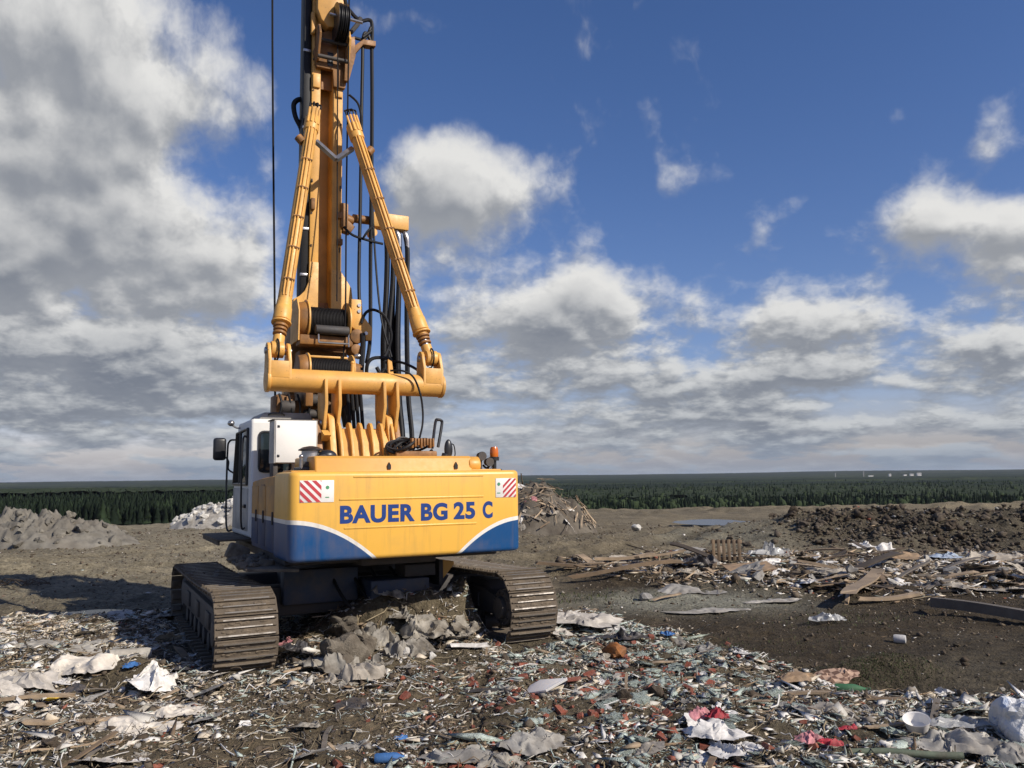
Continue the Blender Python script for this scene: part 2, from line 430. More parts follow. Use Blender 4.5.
def shoe_mesh(seed):
    """a shoe plate with three grousers; x across, y along the belt, z outwards"""
    r_ = random.Random(seed)
    pitch = cum[-1]/NSH
    b = MB()
    b.box((-TW, -pitch*.47, -.02), (TW, pitch*.47, 0), .006, 1, mi=0)
    for k, (yy, hh) in enumerate(((-pitch*.36, .026), (0, .020), (pitch*.34, .030))):
        w = .011 if k != 1 else .009
        b.box((-TW+.012+r_.random()*.01, yy-w, -.004), (TW-.012-r_.random()*.01, yy+w, hh), .004, 1, mi=0)
        b.box((-TW+.03+r_.random()*.1, yy-w*.7, hh-.001), (TW-.03-r_.random()*.12, yy+w*.7, hh+.0025), mi=1)
    for k in range(26):                                         # mud pressed between the grousers
        x0 = r_.uniform(-TW+.06, TW-.06); y0 = (-pitch*.18 if k % 2 else pitch*.17)+r_.uniform(-.012, .012)
        b.sphere((x0, y0, .0), .02, 1, (r_.uniform(.8, 2.6), r_.uniform(.5, 1.0), r_.uniform(.3, .8)), mi=2)
    b.box((-TW*.95, -pitch*.2, -.06), (-TW*.55, pitch*.2, -.019), .01, 1, mi=0)
    return b.mesh('track_shoe', ['shoe', 'grouser', 'shoemud'], 30)
shoes = [shoe_mesh(k) for k in range(4)]
def link_mesh():
    b = MB(); p = cum[-1]/NSH
    for sx_ in (-.1, .1): b.box((sx_-.03, -p*.5, -.10), (sx_+.03, p*.5, -.018), .01, 1)
    return b.mesh('chain_link', 'darksteel')
def track(tx, side):
    # the side frame is the part, everything else hangs under it
    b = MB()
    b.prism([(YR+.25, .33), (YF-.2, .30), (YF-.05, .50), (YF-.25, .62), (YR+.7, .66), (YR+.3, .6)], 'x', tx-.23, tx+.23, .02)
    for yy in (-1.5, -.4, .7): b.box((tx-.26, yy-.18, .38), (tx+.26, yy+.18, .58), .02)
    b.prism([(-1.9, .62), (1.2, .6), (1.1, .72), (-1.75, .75)], 'x', tx-.16, tx+.16, .02)
    t = b.build('crawler_track', 'darksteel', rig)
    for i in range(NSH):
        s = (i+.5)*cum[-1]/NSH
        j = max(k for k in range(len(cum)) if cum[k] <= s)
        f = (s-cum[j])/(cum[j+1]-cum[j]); p, q = bp[j], bp[j+1]
        y, z = p[0]+(q[0]-p[0])*f, p[1]+(q[1]-p[1])*f
        ty, tz = q[0]-p[0], q[1]-p[1]; l = math.hypot(ty, tz); ty /= l; tz /= l
        o = bpy.data.objects.new('track_shoe', shoes[(i*7+i//3) % 4]); col.objects.link(o); o.parent = t
        # outward normal of the belt
        ny, nz = -tz, ty
        if (y-(YR+YF)/2)*0+0 == 0:
            cy = min(max(y, YR), YF)
            cz = ZR+(ZF-ZR)*(cy-YR)/(YF-YR)
            if ny*(y-cy)+nz*(z-cz) < 0: ny, nz = -ny, -nz
        # local axes: x = side (flip keeps it right handed), y = along, z = normal
        xa = Vector((1, 0, 0)); za = Vector((0, ny, nz)); ya = za.cross(xa)
        o.matrix_local = Matrix(((xa.x, ya.x, za.x, tx+rnd.uniform(-.004, .004)), (xa.y, ya.y, za.y, y), (xa.z, ya.z, za.z, z), (0, 0, 0, 1)))
    # sprocket with teeth, idler, rollers
    b = MB(); n = 21
    poly = []
    for k in range(n):
        for dr, da in ((.30, -.3), (.36, -.12), (.36, .12), (.30, .3)):
            a = 2*math.pi*(k+da)/n; poly.append((YR+dr*math.cos(a), ZR+dr*math.sin(a)))
    b.prism(poly, 'x', tx-.04, tx+.04)
    for dx in (-1, 1):
        b.cyl((tx+dx*.05, YR, ZR), (tx+dx*.25, YR, ZR), .27, .24, 28, bev=.02)
        b.cyl((tx+dx*.24, YR, ZR), (tx+dx*.31, YR, ZR), .15, .14, 20, bev=.01)
        for k in range(10):
            a = 2*math.pi*k/10; c = (tx+dx*.25, YR+.2*math.cos(a), ZR+.2*math.sin(a)); b.cyl(c, (c[0]+dx*.02, c[1], c[2]), .018, n=6)
    b.build('sprocket', 'darksteel', t)
    b = MB(); b.lathe([(.06, -.2), (.2, -.2), (.33, -.1), (.35, -.06), (.35, .06), (.33, .1), (.2, .2), (.06, .2)], (tx, YF, ZF), 'x', 28)
    b.build('idler_wheel', 'darksteel', t)
    for k in range(7):
        b = MB(); yy = YR+.75+k*.5
        b.lathe([(.05, -.2), (.12, -.19), (.12, -.08), (.09, -.07), (.09, .07), (.12, .08), (.12, .19), (.05, .2)], (tx, yy, .17), 'x', 16)
        b.build('track_roller', 'darksteel', t)
    # caked mud lumps on the top run
    for k in range(16):
        b = MB(); yy = rnd.uniform(YR+.4, YF-.1); zt = .905-(yy-YR)*.02
        b.sphere((tx+rnd.uniform(-.3, .3), yy, zt+.0), rnd.uniform(.03, .07), 2, (rnd.uniform(.8, 1.8), rnd.uniform(.8, 1.8), .6))
        rough(b); b.build('mud_lump', 'mud', t, 0)
    return t
track(-1.945, -1); track(1.625, 1)

# --- undercarriage
b = MB()
b.box((-.95, -1.15, .42), (.95, 1.15, .86), .05)
b.cyl((0, 0, .86), (0, 0, 1.2), .82, n=40)
under = b.build('undercarriage', 'darksteel', rig)
for yy in (-1.0, .75):
    MB().box((-1.7, yy-.2, .40), (1.7, yy+.2, .78), .03).build('cross_beam', 'darksteel', under)
b = MB(); b.box((-.2, -1.75, .60), (.62, -1.2, .84), .02); b.prism([(-1.75, .6), (-1.2, .6), (-1.2, .45), (-1.55, .5)], 'x', .05, .6); b.build('bumper_box', 'blueplate', under)
MB().box((.28, -1.72, .86), (.72, -1.3, 1.02), .015).build('bracket', 'darksteel', under)
MB().box((.80, -1.65, .70), (.86, -1.1, 1.05), .01).build('bracket', 'darksteel', under)
MB().prism([(.86, .8), (1.02, .98), (1.02, 1.02), (.86, 1.05)], 'y', -1.65, -1.6).build('gusset', 'deck', under)
MB().cyl((-.2, -1.75, .50), (1.25, -1.6, .60), .065, n=14).build('hydraulic_cylinder', 'darksteel', under)
MB().box((-1.25, -1.35, .55), (-.25, -1.15, 1.0), .03).build('tank', 'blueplate', under)
for k in range(4):
    MB().path([(-.6+k*.28, -1.2, .95), (-.55+k*.3, -1.5, .7), (-.4+k*.3, -1.62, .48), (-.1+k*.3, -1.3, .4)], .022).build('hose', 'rubber', under)

# --- upper structure base
b = MB(); b.box((-1.42, -2.2, 1.14), (1.42, 1.5, 1.26), .02); b.box((-.5, -2.3, 1.1), (.5, 1.3, 1.2), .02)
base = b.build('upper_frame', 'darksteel', rig)
# catwalk beside the cab, caked with mud
b = MB(); b.box((-1.93, -.2, 1.33), (-1.42, 1.5, 1.36), .01); b.box((-1.92, -.18, 1.28), (-1.89, 1.48, 1.33)); 
cw_ = b.build('catwalk', 'mudplate', rig)
b = MB(); b.prism([(-1.86, -2.15), (-1.32, -2.55), (-1.3, -.9), (-1.86, -.9)], 'z', 1.10, 1.135, .005); b.build('catwalk_plate', 'mudplate', cw_)
for k in range(26):
    b = MB(); b.sphere((rnd.uniform(-1.85, -1.42), rnd.uniform(-2.0, -.9), 1.15), rnd.uniform(.02, .085), 2, (rnd.uniform(.8, 1.5), rnd.uniform(.8, 1.6), .8))
    rough(b); b.build('mud_lump', 'mud', cw_, 0)
b = MB(); b.box((-1.9, -1.0, 1.12), (-1.62, -.8, 1.33), .04, rot=Matrix.Rotation(.4, 3, 'Y')); b.build('step_box', 'mud', cw_)

# --- counterweight
def rounded_plan(x0, x1, y0, y1, r, n=8):
    pts = []
    for cx, cy, a0 in ((x0+r, y0+r, math.pi), (x1-r, y0+r, 1.5*math.pi)):
        for k in range(n+1): a = a0+k/n*math.pi/2; pts.append((cx+r*math.cos(a), cy+r*math.sin(a)))
    pts += [(x1, y1), (x0, y1)]
    return pts
b = MB(); b.prism(rounded_plan(-1.5, 1.49, -2.8, -1.95, .12), 'z', 1.225, 2.265, .055, 4)
cwt = b.build('counterweight', 'livery', rig, 40)
# pressed ridges across the rear face
for (z, x0, x1) in ((2.20, -.75, .95), (1.935, -.92, .95), (1.60, -.86, .85)):
    MB().box((x0, -2.808, z-.011), (x1, -2.79, z+.011), .006).build('ridge', 'livery', cwt)
# lettering
def text_mesh(words, size, depth, off, bold):
    """words: (text, x0, x1, z0, z1) fitted to its box; returned in x-z as one bmesh facing -y"""
    bmx = bmesh.new()
    for (t, x0, x1, z0, z1) in words:
        cu_ = bpy.data.curves.new('lettering', 'FONT'); cu_.body = t; cu_.size = size; cu_.extrude = depth; cu_.offset = bold; cu_.resolution_u = 6; cu_.space_character = 1.08
        o = bpy.data.objects.new('lettering', cu_); col.objects.link(o)
        dg = bpy.context.evaluated_depsgraph_get(); me = bpy.data.meshes.new_from_object(o.evaluated_get(dg))
        bpy.data.objects.remove(o); bpy.data.curves.remove(cu_)
        co = np.zeros(len(me.vertices)*3, np.float32); me.vertices.foreach_get('co', co); co = co.reshape(-1, 3)
        mn, mx = co.min(0), co.max(0)
        n = np.empty_like(co)
        n[:, 0] = x0+(co[:, 0]-mn[0])/(mx[0]-mn[0])*(x1-x0)
        n[:, 2] = z0+(co[:, 1]-mn[1])/(mx[1]-mn[1])*(z1-z0)
        n[:, 1] = -(co[:, 2])+off
        me.vertices.foreach_set('co', n.ravel()); bmx.from_mesh(me); bpy.data.meshes.remove(me)
    b = MB(); b.bm.free(); b.bm = bmx
    return b
b = text_mesh([('BAUER', -.91, .02, 1.652, 1.865), ('BG', .10, .452, 1.652, 1.868), ('25', .535, .83, 1.655, 1.872), ('C', .935, 1.075, 1.655, 1.872)], .3, .003, -2.800, .0125)
b.build('lettering', 'blue', cwt, 0)
def warn(x0, x1, z0, z1, whitex0, whitex1, lean):
    b = MB(); b.box((min(x0, whitex0), -2.806, z0), (max(x1, whitex1), -2.798, z1), .002)
    s = b.build('warning_sign', 'whitefilm', cwt)
    b = MB()   # red diagonal bands cut to the panel
    w = x1-x0; h = z1-z0; n = 4
    for k in range(-2, n+3):
        a = k*w/2.6
        t = bmesh.new()
        sl = h*lean
        q = [(a, 0), (a+w/5.0, 0), (a+w/5.0+sl, h), (a+sl, h)]
        poly = q
        # clip to 0..w
        def clip(poly, fn, lim):
            out = []
            for i in range(len(poly)):
                p, r_ = poly[i-1], poly[i]
                ip, ir = fn*p[0] <= fn*lim, fn*r_[0] <= fn*lim
                if ip != ir:
                    u = (lim-p[0])/(r_[0]-p[0]); out.append((lim, p[1]+u*(r_[1]-p[1])))
                if ir: out.append(r_)
            return out
        poly = clip(poly, 1, w-.004)
        if poly: poly = clip(poly, -1, .004)
        t.free()
        if len(poly) >= 3: b.prism([(x0+p[0], z0+.004+p[1]*.97) for p in poly], 'y', -2.8085, -2.8055)
    b.build('red_bands', 'red', s, 0)
    b = MB(); cx = (whitex0+whitex1)/2
    b.box((cx-.03, -2.808, z0+.05), (cx+.015, -2.8055, z0+.062)); b.build('small_print', 'green', s, 0)
    b = MB(); b.cyl((cx-.005, -2.8055, z0+.17), (cx-.005, -2.808, z0+.17), .022, n=14); b.build('round_mark', 'green', s, 0)
warn(-1.385, -1.13, 1.91, 2.165, -1.13, -.985, -1.0)
warn(1.22, 1.415, 1.915, 2.16, 1.12, 1.22, 1.0)
for x_ in (-.6, .55):
    b = MB(); b.path([(x_, -2.3, 2.26), (x_, -2.3, 2.31), (x_+.06, -2.3, 2.33), (x_+.1, -2.3, 2.26)], .012); b.build('lifting_eye', 'deck', cwt)

# --- engine house and hood
b = MB(); b.prism([(-1.95, 1.26), (-.25, 1.26), (-.25, 2.16), (-.9, 2.2), (-1.95, 2.235)], 'x', -1.478, 1.46, .03)
house = b.build('engine_house', 'house', rig)
for (y0, y1) in ((-1.9, -1.32), (-1.28, -.8), (-.76, -.3)):
    b = MB(); b.box((-1.49, y0, 1.32), (-1.47, y1, 2.1), .01); d = b.build('side_door', 'house', house)
    MB().box((-1.51, y0+.06, 1.62), (-1.488, y0+.1, 1.78), .008).build('latch', 'darksteel', d)
for (y0, y1) in ((-1.9, -1.1), (-1.05, -.3)):
    MB().box((1.45, y0, 1.32), (1.475, y1, 2.1), .01).build('side_door', 'house', house)
MB().box((-1.486, -1.2, 1.95), (-1.47, -.95, 2.12), .004).build('scuff_plate', 'grime_shade', house)
# top bolted hood
b = MB(); b.prism([(-2.42, 2.24), (-2.38, 2.43), (-2.34, 2.46), (-1.3, 2.46), (-1.25, 2.24)], 'x', -1.12, .98, .03, 3)
b.cyl((.93, -2.3, 2.34), (1.1, -2.3, 2.34), .115, n=24, bev=.02); b.box((.9, -2.3, 2.24), (1.08, -1.3, 2.45), .05)
hood = b.build('engine_hood', 'deck', rig)
for x_ in (-.18, .735): 
    b = MB(); b.prism([(x_-.022, 2.29), (x_+.022, 2.29), (x_+.022, 2.34), (x_, 2.38), (x_-.022, 2.34)], 'y', -2.425, -2.39); b.build('hinge_slot', 'black', hood)
MB().box((-1.4, -2.4, 2.262), (1.4, -1.9, 2.285), .01).build('seam_plate', 'deck', hood)

# --- air filter / exhaust corner on the left of the deck
b = MB(); b.cyl((-1.05, -1.9, 2.38), (-1.05, -1.9, 2.54), .115, n=24); af = b.build('air_filter', 'steel', rig)
b = MB(); b.lathe([(.02, 2.60), (.10, 2.585), (.155, 2.555), (.155, 2.54), (.11, 2.535)], (-1.05, -1.9, 0)); b.build('cap', 'black', af)
b = MB(); b.sphere((-.86, -1.98, 2.47), .1, 3, (1.25, .9, .8)); b.build('elbow', 'black', af)
b = MB(); b.path([(-1.18, -2.05, 2.36), (-1.08, -2.08, 2.36), (-1.0, -2.08, 2.42), (-.9, -2.05, 2.45)], .045); b.build('intake_pipe', 'darksteel', af)
MB().box((-1.24, -2.15, 2.28), (-.86, -1.8, 2.33), .01).build('base_plate', 'black', af)
b = MB(); b.cyl((-1.22, -2.13, 2.31), (-1.22, -2.13, 2.45), .022, n=10); b.sphere((-1.22, -2.13, 2.46), .03, 2); b.build('tap', 'steel', af)

# --- cab
b = MB()
b.prism([(-.18, 1.36), (1.42, 1.36), (1.36, 1.95), (1.02, 3.0), (.95, 3.06), (-.12, 3.06), (-.18, 3.0)], 'x', -1.5, -.52, .05, 3)
cab = b.build('cab', 'white', rig)
b = MB(); b.prism([(.0, 2.12), (1.22, 2.12), (.98, 2.9), (.0, 2.92)], 'x', -1.515, -1.495, .012); d = b.build('cab_window', 'glass', cab)
fr = MB()
for (p, q) in (((0, 2.12), (1.22, 2.12)), ((1.22, 2.12), (.98, 2.9)), ((.98, 2.9), (0, 2.92)), ((0, 2.92), (0, 2.12)), ((.62, 2.12), (.62, 2.9))):
    fr.cyl((-1.515, *p), (-1.515, *q), .022, n=8)
fr.build('window_frame', 'black', d)
b = MB(); b.prism([(-.06, 1.45), (1.3, 1.45), (1.26, 2.06), (-.06, 2.06)], 'x', -1.512, -1.495, .008); d = b.build('cab_door', 'dirtywhite', cab)
MB().box((-1.545, .05, 1.78), (-1.51, .2, 1.83), .008).build('handle', 'black', d)
MB().path([(-1.53, -.02, 1.5), (-1.585, .0, 1.6), (-1.585, 0, 2.7), (-1.53, -.0, 2.8)], .014).build('grab_rail', 'black', d)
b = MB(); b.box((-1.385, -.195, 2.30), (-.95, -.17, 2.87), .03, 3); d = b.build('rear_window', 'glass', cab)
b = MB()
pts = []
for (cx, cz, a0) in ((-1.325, 2.36, 180), (-1.0, 2.36, 270), (-1.0, 2.81, 0), (-1.325, 2.81, 90)):
    for k in range(5):
        a = R(a0+k*22.5); pts.append((cx+.06*math.cos(a), -.195, cz+.06*math.sin(a)))
pts.append(pts[0]); b.path(pts, .018, 6, smooth=False); b.build('window_seal', 'black', d)
b = MB(); b.prism([(-1.38, 3.06), (-.62, 3.06), (-.62, 3.13), (-.66, 3.16), (-1.3, 3.16), (-1.34, 3.12)], 'y', -.1, .85, .012); ru = b.build('roof_unit', 'greyalu', cab)
b = MB(); b.path([(-1.25, -.11, 3.12), (-1.2, -.14, 3.145), (-1.08, -.14, 3.145), (-1.02, -.11, 3.12)], .014); b.build('roof_handle', 'black', ru)
b = MB(); b.sphere((-1.64, .78, 3.05), .06, 2, (.9, 1.2, .8)); b.path([(-1.62, .8, 3.02), (-1.55, .8, 2.98), (-1.48, .8, 2.98)], .014); b.build('work_lamp', 'steel', cab)
b = MB(); b.box((-1.80, 1.46, 2.50), (-1.60, 1.56, 2.86), .05, 3); mir = b.build('mirror', 'black', cab)
b = MB(); b.path([(-1.6, 1.52, 2.55), (-1.56, 1.5, 2.48), (-1.56, 1.5, 2.36), (-1.5, 1.4, 2.3)], .014); b.path([(-1.5, 1.3, 2.82), (-1.56, 1.45, 2.8), (-1.58, 1.5, 2.6), (-1.58, 1.45, 1.5), (-1.5, 1.4, 1.4)], .016); b.build('mirror_arm', 'black', mir)
# windscreen and front glass (seen only from the side)
b = MB(); b.prism([(1.37, 1.98), (1.39, 1.98), (1.06, 2.97), (1.04, 2.95)], 'x', -1.42, -.6); b.build('windscreen', 'glass', cab)

# --- white tool cabinet behind the cab
b = MB(); b.box((-1.335, -1.0, 2.40), (-.745, -.66, 2.995), .006, 1); tcab = b.build('tool_cabinet', 'dirtywhite', rig)
MB().box((-1.315, -1.012, 2.41), (-.765, -.998, 2.98), .006).build('cabinet_door', 'white', tcab)
for z in (2.50, 2.90): MB().box((-1.295, -1.02, z-.017), (-1.262, -1.01, z+.017), .004).build('latch', 'black', tcab)
b = MB(); b.box((-1.36, -1.0, 2.985), (-.73, -.66, 3.0), .003); b.build('rain_lip', 'darksteel', tcab)
for x_ in (-1.3, -.8): MB().box((x_-.03, -.95, 2.16), (x_+.03, -.7, 2.41), .005).build('cabinet_leg', 'darksteel', tcab)

# --- hinge block with ribs, and the links that carry the cross tube
b = MB(); b.prism([(-.80, 2.42), (-.70, 2.70), (-.57, 2.90), (-.3, 2.93), (-.1, 2.42)], 'x', -.36, .46, .015)
hb = b.build('hinge_block', 'yellow', rig)
for k in range(6):
    x_ = -.34+k*.158
    b = MB(); b.prism([(-.86, 2.42), (-.80, 2.66), (-.68, 2.93), (-.62, 2.99), (-.55, 3.0), (-.48, 2.97), (-.40, 2.42)], 'x', x_-.022, x_+.022, .008); b.build('rib', 'yellow', hb)
def linkplate(x_, t_, lo):
    b = MB(); poly = [(-.66, 3.62), (-.26, 3.62), (-.26, 3.2)]
    for k in range(9): a = R(10-k*25); poly.append((-.52+.16*math.cos(a)+.06, lo+.16*math.sin(a)))
    poly.append((-.7, 3.25))
    b.prism(poly, 'x', x_-t_, x_+t_, .008); o = b.build('link_plate', 'yellow', rig)
    return o
for c in (-.46, .42):
    for dx in (-.085, .115):
        lp = linkplate(c+dx, .024, 2.98)
    b = MB(); b.cyl((c-.14, -.47, 2.99), (c+.17, -.47, 2.99), .055, n=18, bev=.008); b.build('hinge_pin', 'steel', lp)
    # lower lug that rises between the plates
    b = MB(); poly = [(-.80, 2.42), (-.2, 2.42), (-.32, 2.95)]
    for k in range(7): a = R(0+k*28); poly.append((-.47+.14*math.cos(a), 3.0+.14*math.sin(a)))
    b.prism(poly, 'x', c-.03, c+.06, .01); b.build('hinge_lug', 'yellow', hb)
b = MB(); b.prism([(-.75, 2.42), (-.2, 2.42), (-.25, 3.0), (-.5, 3.05)], 'x', -.70, -.585, .01); b.build('side_plate', 'grime_shade', hb)  # shade on both side plates is painted in with the dark coat
b = MB(); b.prism([(-.75, 2.42), (-.2, 2.42), (-.25, 3.0), (-.5, 3.05)], 'x', .53, .61, .01); b.build('side_plate', 'grime_shade', hb)
b = MB(); b.prism([(-.80, 2.80), (-.62, 2.72), (-.62, 2.88)], 'x', -.60, -.50); b.build('gusset', 'yellow', hb)

# --- cross tube
b = MB(); b.cyl((-1.335, -.46, 3.6), (1.31, -.46, 3.6), .168, n=40, bev=.012)
ctube = b.build('cross_tube', 'yellow', rig)
for x_ in (-1.345, 1.305): MB().cyl((x_-.02, -.46, 3.6), (x_+.03, -.46, 3.6), .180, n=40, bev=.008).build('end_flange', 'yellow', ctube)
for s_, c in ((-1, -1.185), (1, 1.14)):
    for dx in (-.15, .13):
        x_ = c+dx
        poly = [(-.63, 3.6), (-.29, 3.6), (-.31, 3.86)]
        for k in range(7): a = R(0+k*30); poly.append((-.44+.12*math.cos(a), 4.02+.12*math.sin(a)))
        poly.append((-.63, 3.85))
        b = MB(); b.prism(poly, 'x', x_-.024, x_+.024, .008); b.build('fork_lug', 'yellow', ctube)
    b = MB(); b.box((c-.14, -.632, 3.62), (c+.12, -.60, 3.86), .008); b.build('fork_plate', 'yellow', ctube)
    b = MB(); b.cyl((c-.2, -.44, 4.02), (c+.18, -.44, 4.02), .05, n=18, bev=.006); b.build('fork_pin', 'steel', ctube)
b = MB(); b.cyl((-.10, -.46, 3.74), (-.10, -.46, 3.90), .028, n=12); b.sphere((-.10, -.46, 3.9), .034, 2); b.build('grease_post', 'yellow', ctube)
b = MB(); b.prism([(.45, 3.74), (.53, 3.74), (.50, 3.95), (.44, 3.98)], 'y', -.5, -.45); b.build('hose_guide', 'yellow', ctube)

# --- backstay cylinders from the cross tube to the mast
def backstay(p0, p1, side):
    p0, p1 = Vector(p0), Vector(p1); d = (p1-p0); L_ = d.length; d.normalize()
    at = lambda t: p0+d*t
    b = MB(); b.cyl(at(.72), at(L_-.35), .105, n=28, bev=.01)
    cyl = b.build('backstay_cylinder', 'yellow', rig)
    b = MB(); b.cyl(at(.50), at(.74), .135, .125, 28, bev=.02); b.cyl(at(.40), at(.5), .09, n=24); b.cyl(at(.46), at(.485), .145, n=28, bev=.004); b.cyl(at(.72), at(.86), .12, .108, 28); b.build('cylinder_head', 'yellow', cyl)
    b = MB(); b.cyl(at(.10), at(.45), .062, n=20); b.build('rod', 'steel', cyl)
    for t in (.27, .335, .39): MB().cyl(at(t), at(t+.04), .10 if t < .35 else .11, n=24, bev=.012).build('rod_collar', 'grime_shade', cyl)
    b = MB(); b.cyl(p0+Vector((-.09, 0, .02)), p0+Vector((.09, 0, .02)), .12, n=28, bev=.01); b.cyl(at(.08), at(.24), .085, n=20); b.build('rod_eye', 'yellow', cyl)
    b = MB(); pts = [p0+Vector((-.095*0, 0, .02))+Vector((.1*0+.0, .155*math.cos(a), .155*math.sin(a))) for a in [R(k*24) for k in range(-2, 13)]]
    b.path([q+Vector((-.0, 0, 0)) for q in pts], .013, 6, smooth=False); b.build('grease_hose', 'rubber', cyl)
    rear = Vector((0, -1, 0)); rear = (rear-d*rear.dot(d)).normalized(); lat = d.cross(rear)
    for k, (oa, rr_) in enumerate(((-.50, .011), (-.12, .015), (.40, .011))):
        q = (rear*math.cos(oa)+lat*math.sin(oa))*.118
        b = MB(); b.path([at(.9)+q*.9, at(1.0)+q, at(L_-.7)+q, at(L_-.4)+q*.95], rr_, 8, smooth=False); b.build('oil_pipe', 'yellow', cyl)
    for k in range(5):
        t = .95+(L_-1.7)*(k+.4)/5
        b = MB()
        for oa in (-.50, -.12, .40):
            q = (rear*math.cos(oa)+lat*math.sin(oa)); c = at(t)+q*.118
            b.cyl(c-lat*.03, c+lat*.03, .02, n=8)
        q = rear*.11
        b.build('pipe_clamp', 'grime_shade', cyl, 0)
    # ported head end near the mast
    b = MB(); b.cyl(at(L_-.42), at(L_-.12), .125, n=24, bev=.02)
    for oa in (-.8, -.3, .2, .7):
        q = (rear*math.cos(oa)+lat*math.sin(oa))*.12; b.cyl(at(L_-.3)+q, at(L_+.02)+q, .022, n=8)
    b.build('port_block', 'yellow', cyl)
    b = MB(); b.cyl(at(L_-.7)+lat*.10*side, at(L_-.62)+lat*.19*side, .07, n=14); b.build('valve_block', 'grime_shade', cyl)
    for k in range(4):
        q = (rear*math.cos(-.8+k*.5)+lat*math.sin(-.8+k*.5))
        b = MB(); b.path([at(L_+.0)+q*.12, at(L_+.12)+q*.13, at(L_+.2)+q*.05+Vector((0, .12, .02))], .016, 6); b.build('port_hose', 'rubber', cyl)
    return cyl
backstay((-1.21, -.44, 4.02), (-.40, .98, 8.34), -1)
backstay((1.15, -.44, 4.02), (.25, .98, 8.34), 1)
for (p, q) in (((-.36, .95, 7.84), (-.05, .80, 7.52)), ((-.05, .80, 7.52), (.27, .95, 7.82))):
    MB().cyl(p, q, .05, n=4).build('strut_brace', 'steel', rig)

# --- mast: two flanges with a recessed web, flaring to a foot at the winch
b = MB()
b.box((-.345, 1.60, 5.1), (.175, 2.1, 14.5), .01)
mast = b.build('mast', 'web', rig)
for (x0, x1) in ((-.36, -.205), (.015, .19)):
    MB().box((x0, 1.3, 4.6), (x1, 1.74, 14.5), .012).build('flange', 'yellow', mast)
b = MB(); b.prism([(-.36, 5.85), (-.205, 5.85), (-.205, 4.5), (-.62, 4.5), (-.62, 5.18), (-.52, 5.24), (-.43, 5.34), (-.37, 5.5)], 'y', 1.28, 1.44, .01); b.build('foot_flare', 'yellow', mast)
b = MB(); b.prism([(.015, 5.75), (.17, 5.75), (.37, 5.45), (.40, 5.2), (.40, 4.5), (.015, 4.5)], 'y', 1.28, 1.44, .01); b.build('foot_flare', 'yellow', mast)
b = MB(); b.box((-.203, 1.40, 9.0), (.013, 1.43, 14.4)); b.build('web_cover', 'grime_shade', mast)
for z in [5.6+k*.55 for k in range(8)]:
    for x_ in (-.335, .16):
        b = MB(); b.cyl((x_, 1.305, z+rnd.uniform(-.1, .1)), (x_, 1.285, z), .014, n=6); b.build('bolt', 'darksteel', mast, 0)
for z in (6.72, 6.25): MB().box((.10, 1.24, z-.06), (.2, 1.32, z+.05), .012).build('rope_guide', 'grime_shade', mast)
MB().box((-.36, 1.22, 6.75), (-.29, 1.31, 6.95), .012).build('rope_guide', 'grime_shade', mast)
# dark guide rail with the kelly bar on the far side
b = MB(); b.box((-.495, 1.34, 4.6), (-.37, 1.62, 14.5), .01); rail = b.build('guide_rail', 'rubber', rig)
for z in (5.6, 6.4, 7.3, 8.2, 9.6): MB().box((-.505, 1.325, z), (-.37, 1.36, z+.05), .006).build('rail_clamp', 'steel', rail)
b = MB(); b.cyl((-.1, 2.5, .9), (-.1, 2.5, 14.5), .2, n=24); b.build('kelly_bar', 'darksteel', rig)
b = MB(); b.box((-.5, 2.0, 3.4), (.3, 2.75, 4.3), .05); b.cyl((-.1, 2.5, 3.1), (-.1, 2.5, 3.5), .34, n=28); b.build('rotary_drive', 'yellow', rig)
b = MB(); b.cyl((-.1, 2.5, .25), (-.1, 2.5, 1.0), .45, n=28); b.build('drill_bucket', 'darksteel', rig)

# lower mast housing: winches
b = MB(); b.box((-.62, 1.46, 3.3), (.36, 1.95, 5.2), .03); b.box((-.55, 1.1, 3.3), (.25, 1.47, 4.3), .03)
foot = b.build('mast_foot', 'grime_shade', rig)
b = MB(); b.box((-.65, .62, 4.32), (.22, .92, 4.48), .02); b.build('winch_shelf', 'grime_shade', foot)
def winch(c, r, w, x0, x1, name):
    y, z = c
    prof = [(r*.35, x0+.02), (r*.68, x0+.03)]
    nr = 24
    for k in range(nr):
        a = x0+.05+(x1-x0-.1)*k/nr; bb = (x1-x0-.1)/nr
        prof += [(r*.66, a), (r*.70, a+bb*.3), (r*.70, a+bb*.7)]
    prof += [(r*.66, x1-.04), (r*.35, x1-.02)]
    b = MB(); b.lathe(prof, (0, y, z), 'x', 28); wn = b.build(name, 'rope', rig)
    for x_ in (x0, x1):
        b = MB(); b.lathe([(.05, -.02), (r*.9, -.02), (r, -.012), (r, .012), (r*.9, .02), (.05, .02)], (x_, y, z), 'x', 36); b.build('drum_flange', 'yellow', wn)
    b = MB(); b.cyl((x0-.16, y, z), (x0-.02, y, z), r*.82, r*.92, 28, bev=.02); b.build('gearbox', 'grime_shade', wn)
    b = MB(); b.cyl((x1+.02, y, z), (x1+.13, y, z), r*.6, r*.5, 24, bev=.02)
    for k in range(8): a = 2*math.pi*k/8; b.cyl((x1+.1, y+r*.42*math.cos(a), z+r*.42*math.sin(a)), (x1+.16, y+r*.42*math.cos(a), z+r*.42*math.sin(a)), .02, n=6)
    b.build('winch_motor', 'grime_shade', wn)
    return wn
w1 = winch((.92, 4.74), .36, .6, -.50, .17, 'main_winch')
MB().cyl((-.42, .56, 4.56), (.12, .56, 4.56), .075, n=20, bev=.01).build('pressure_roller', 'darksteel', w1)
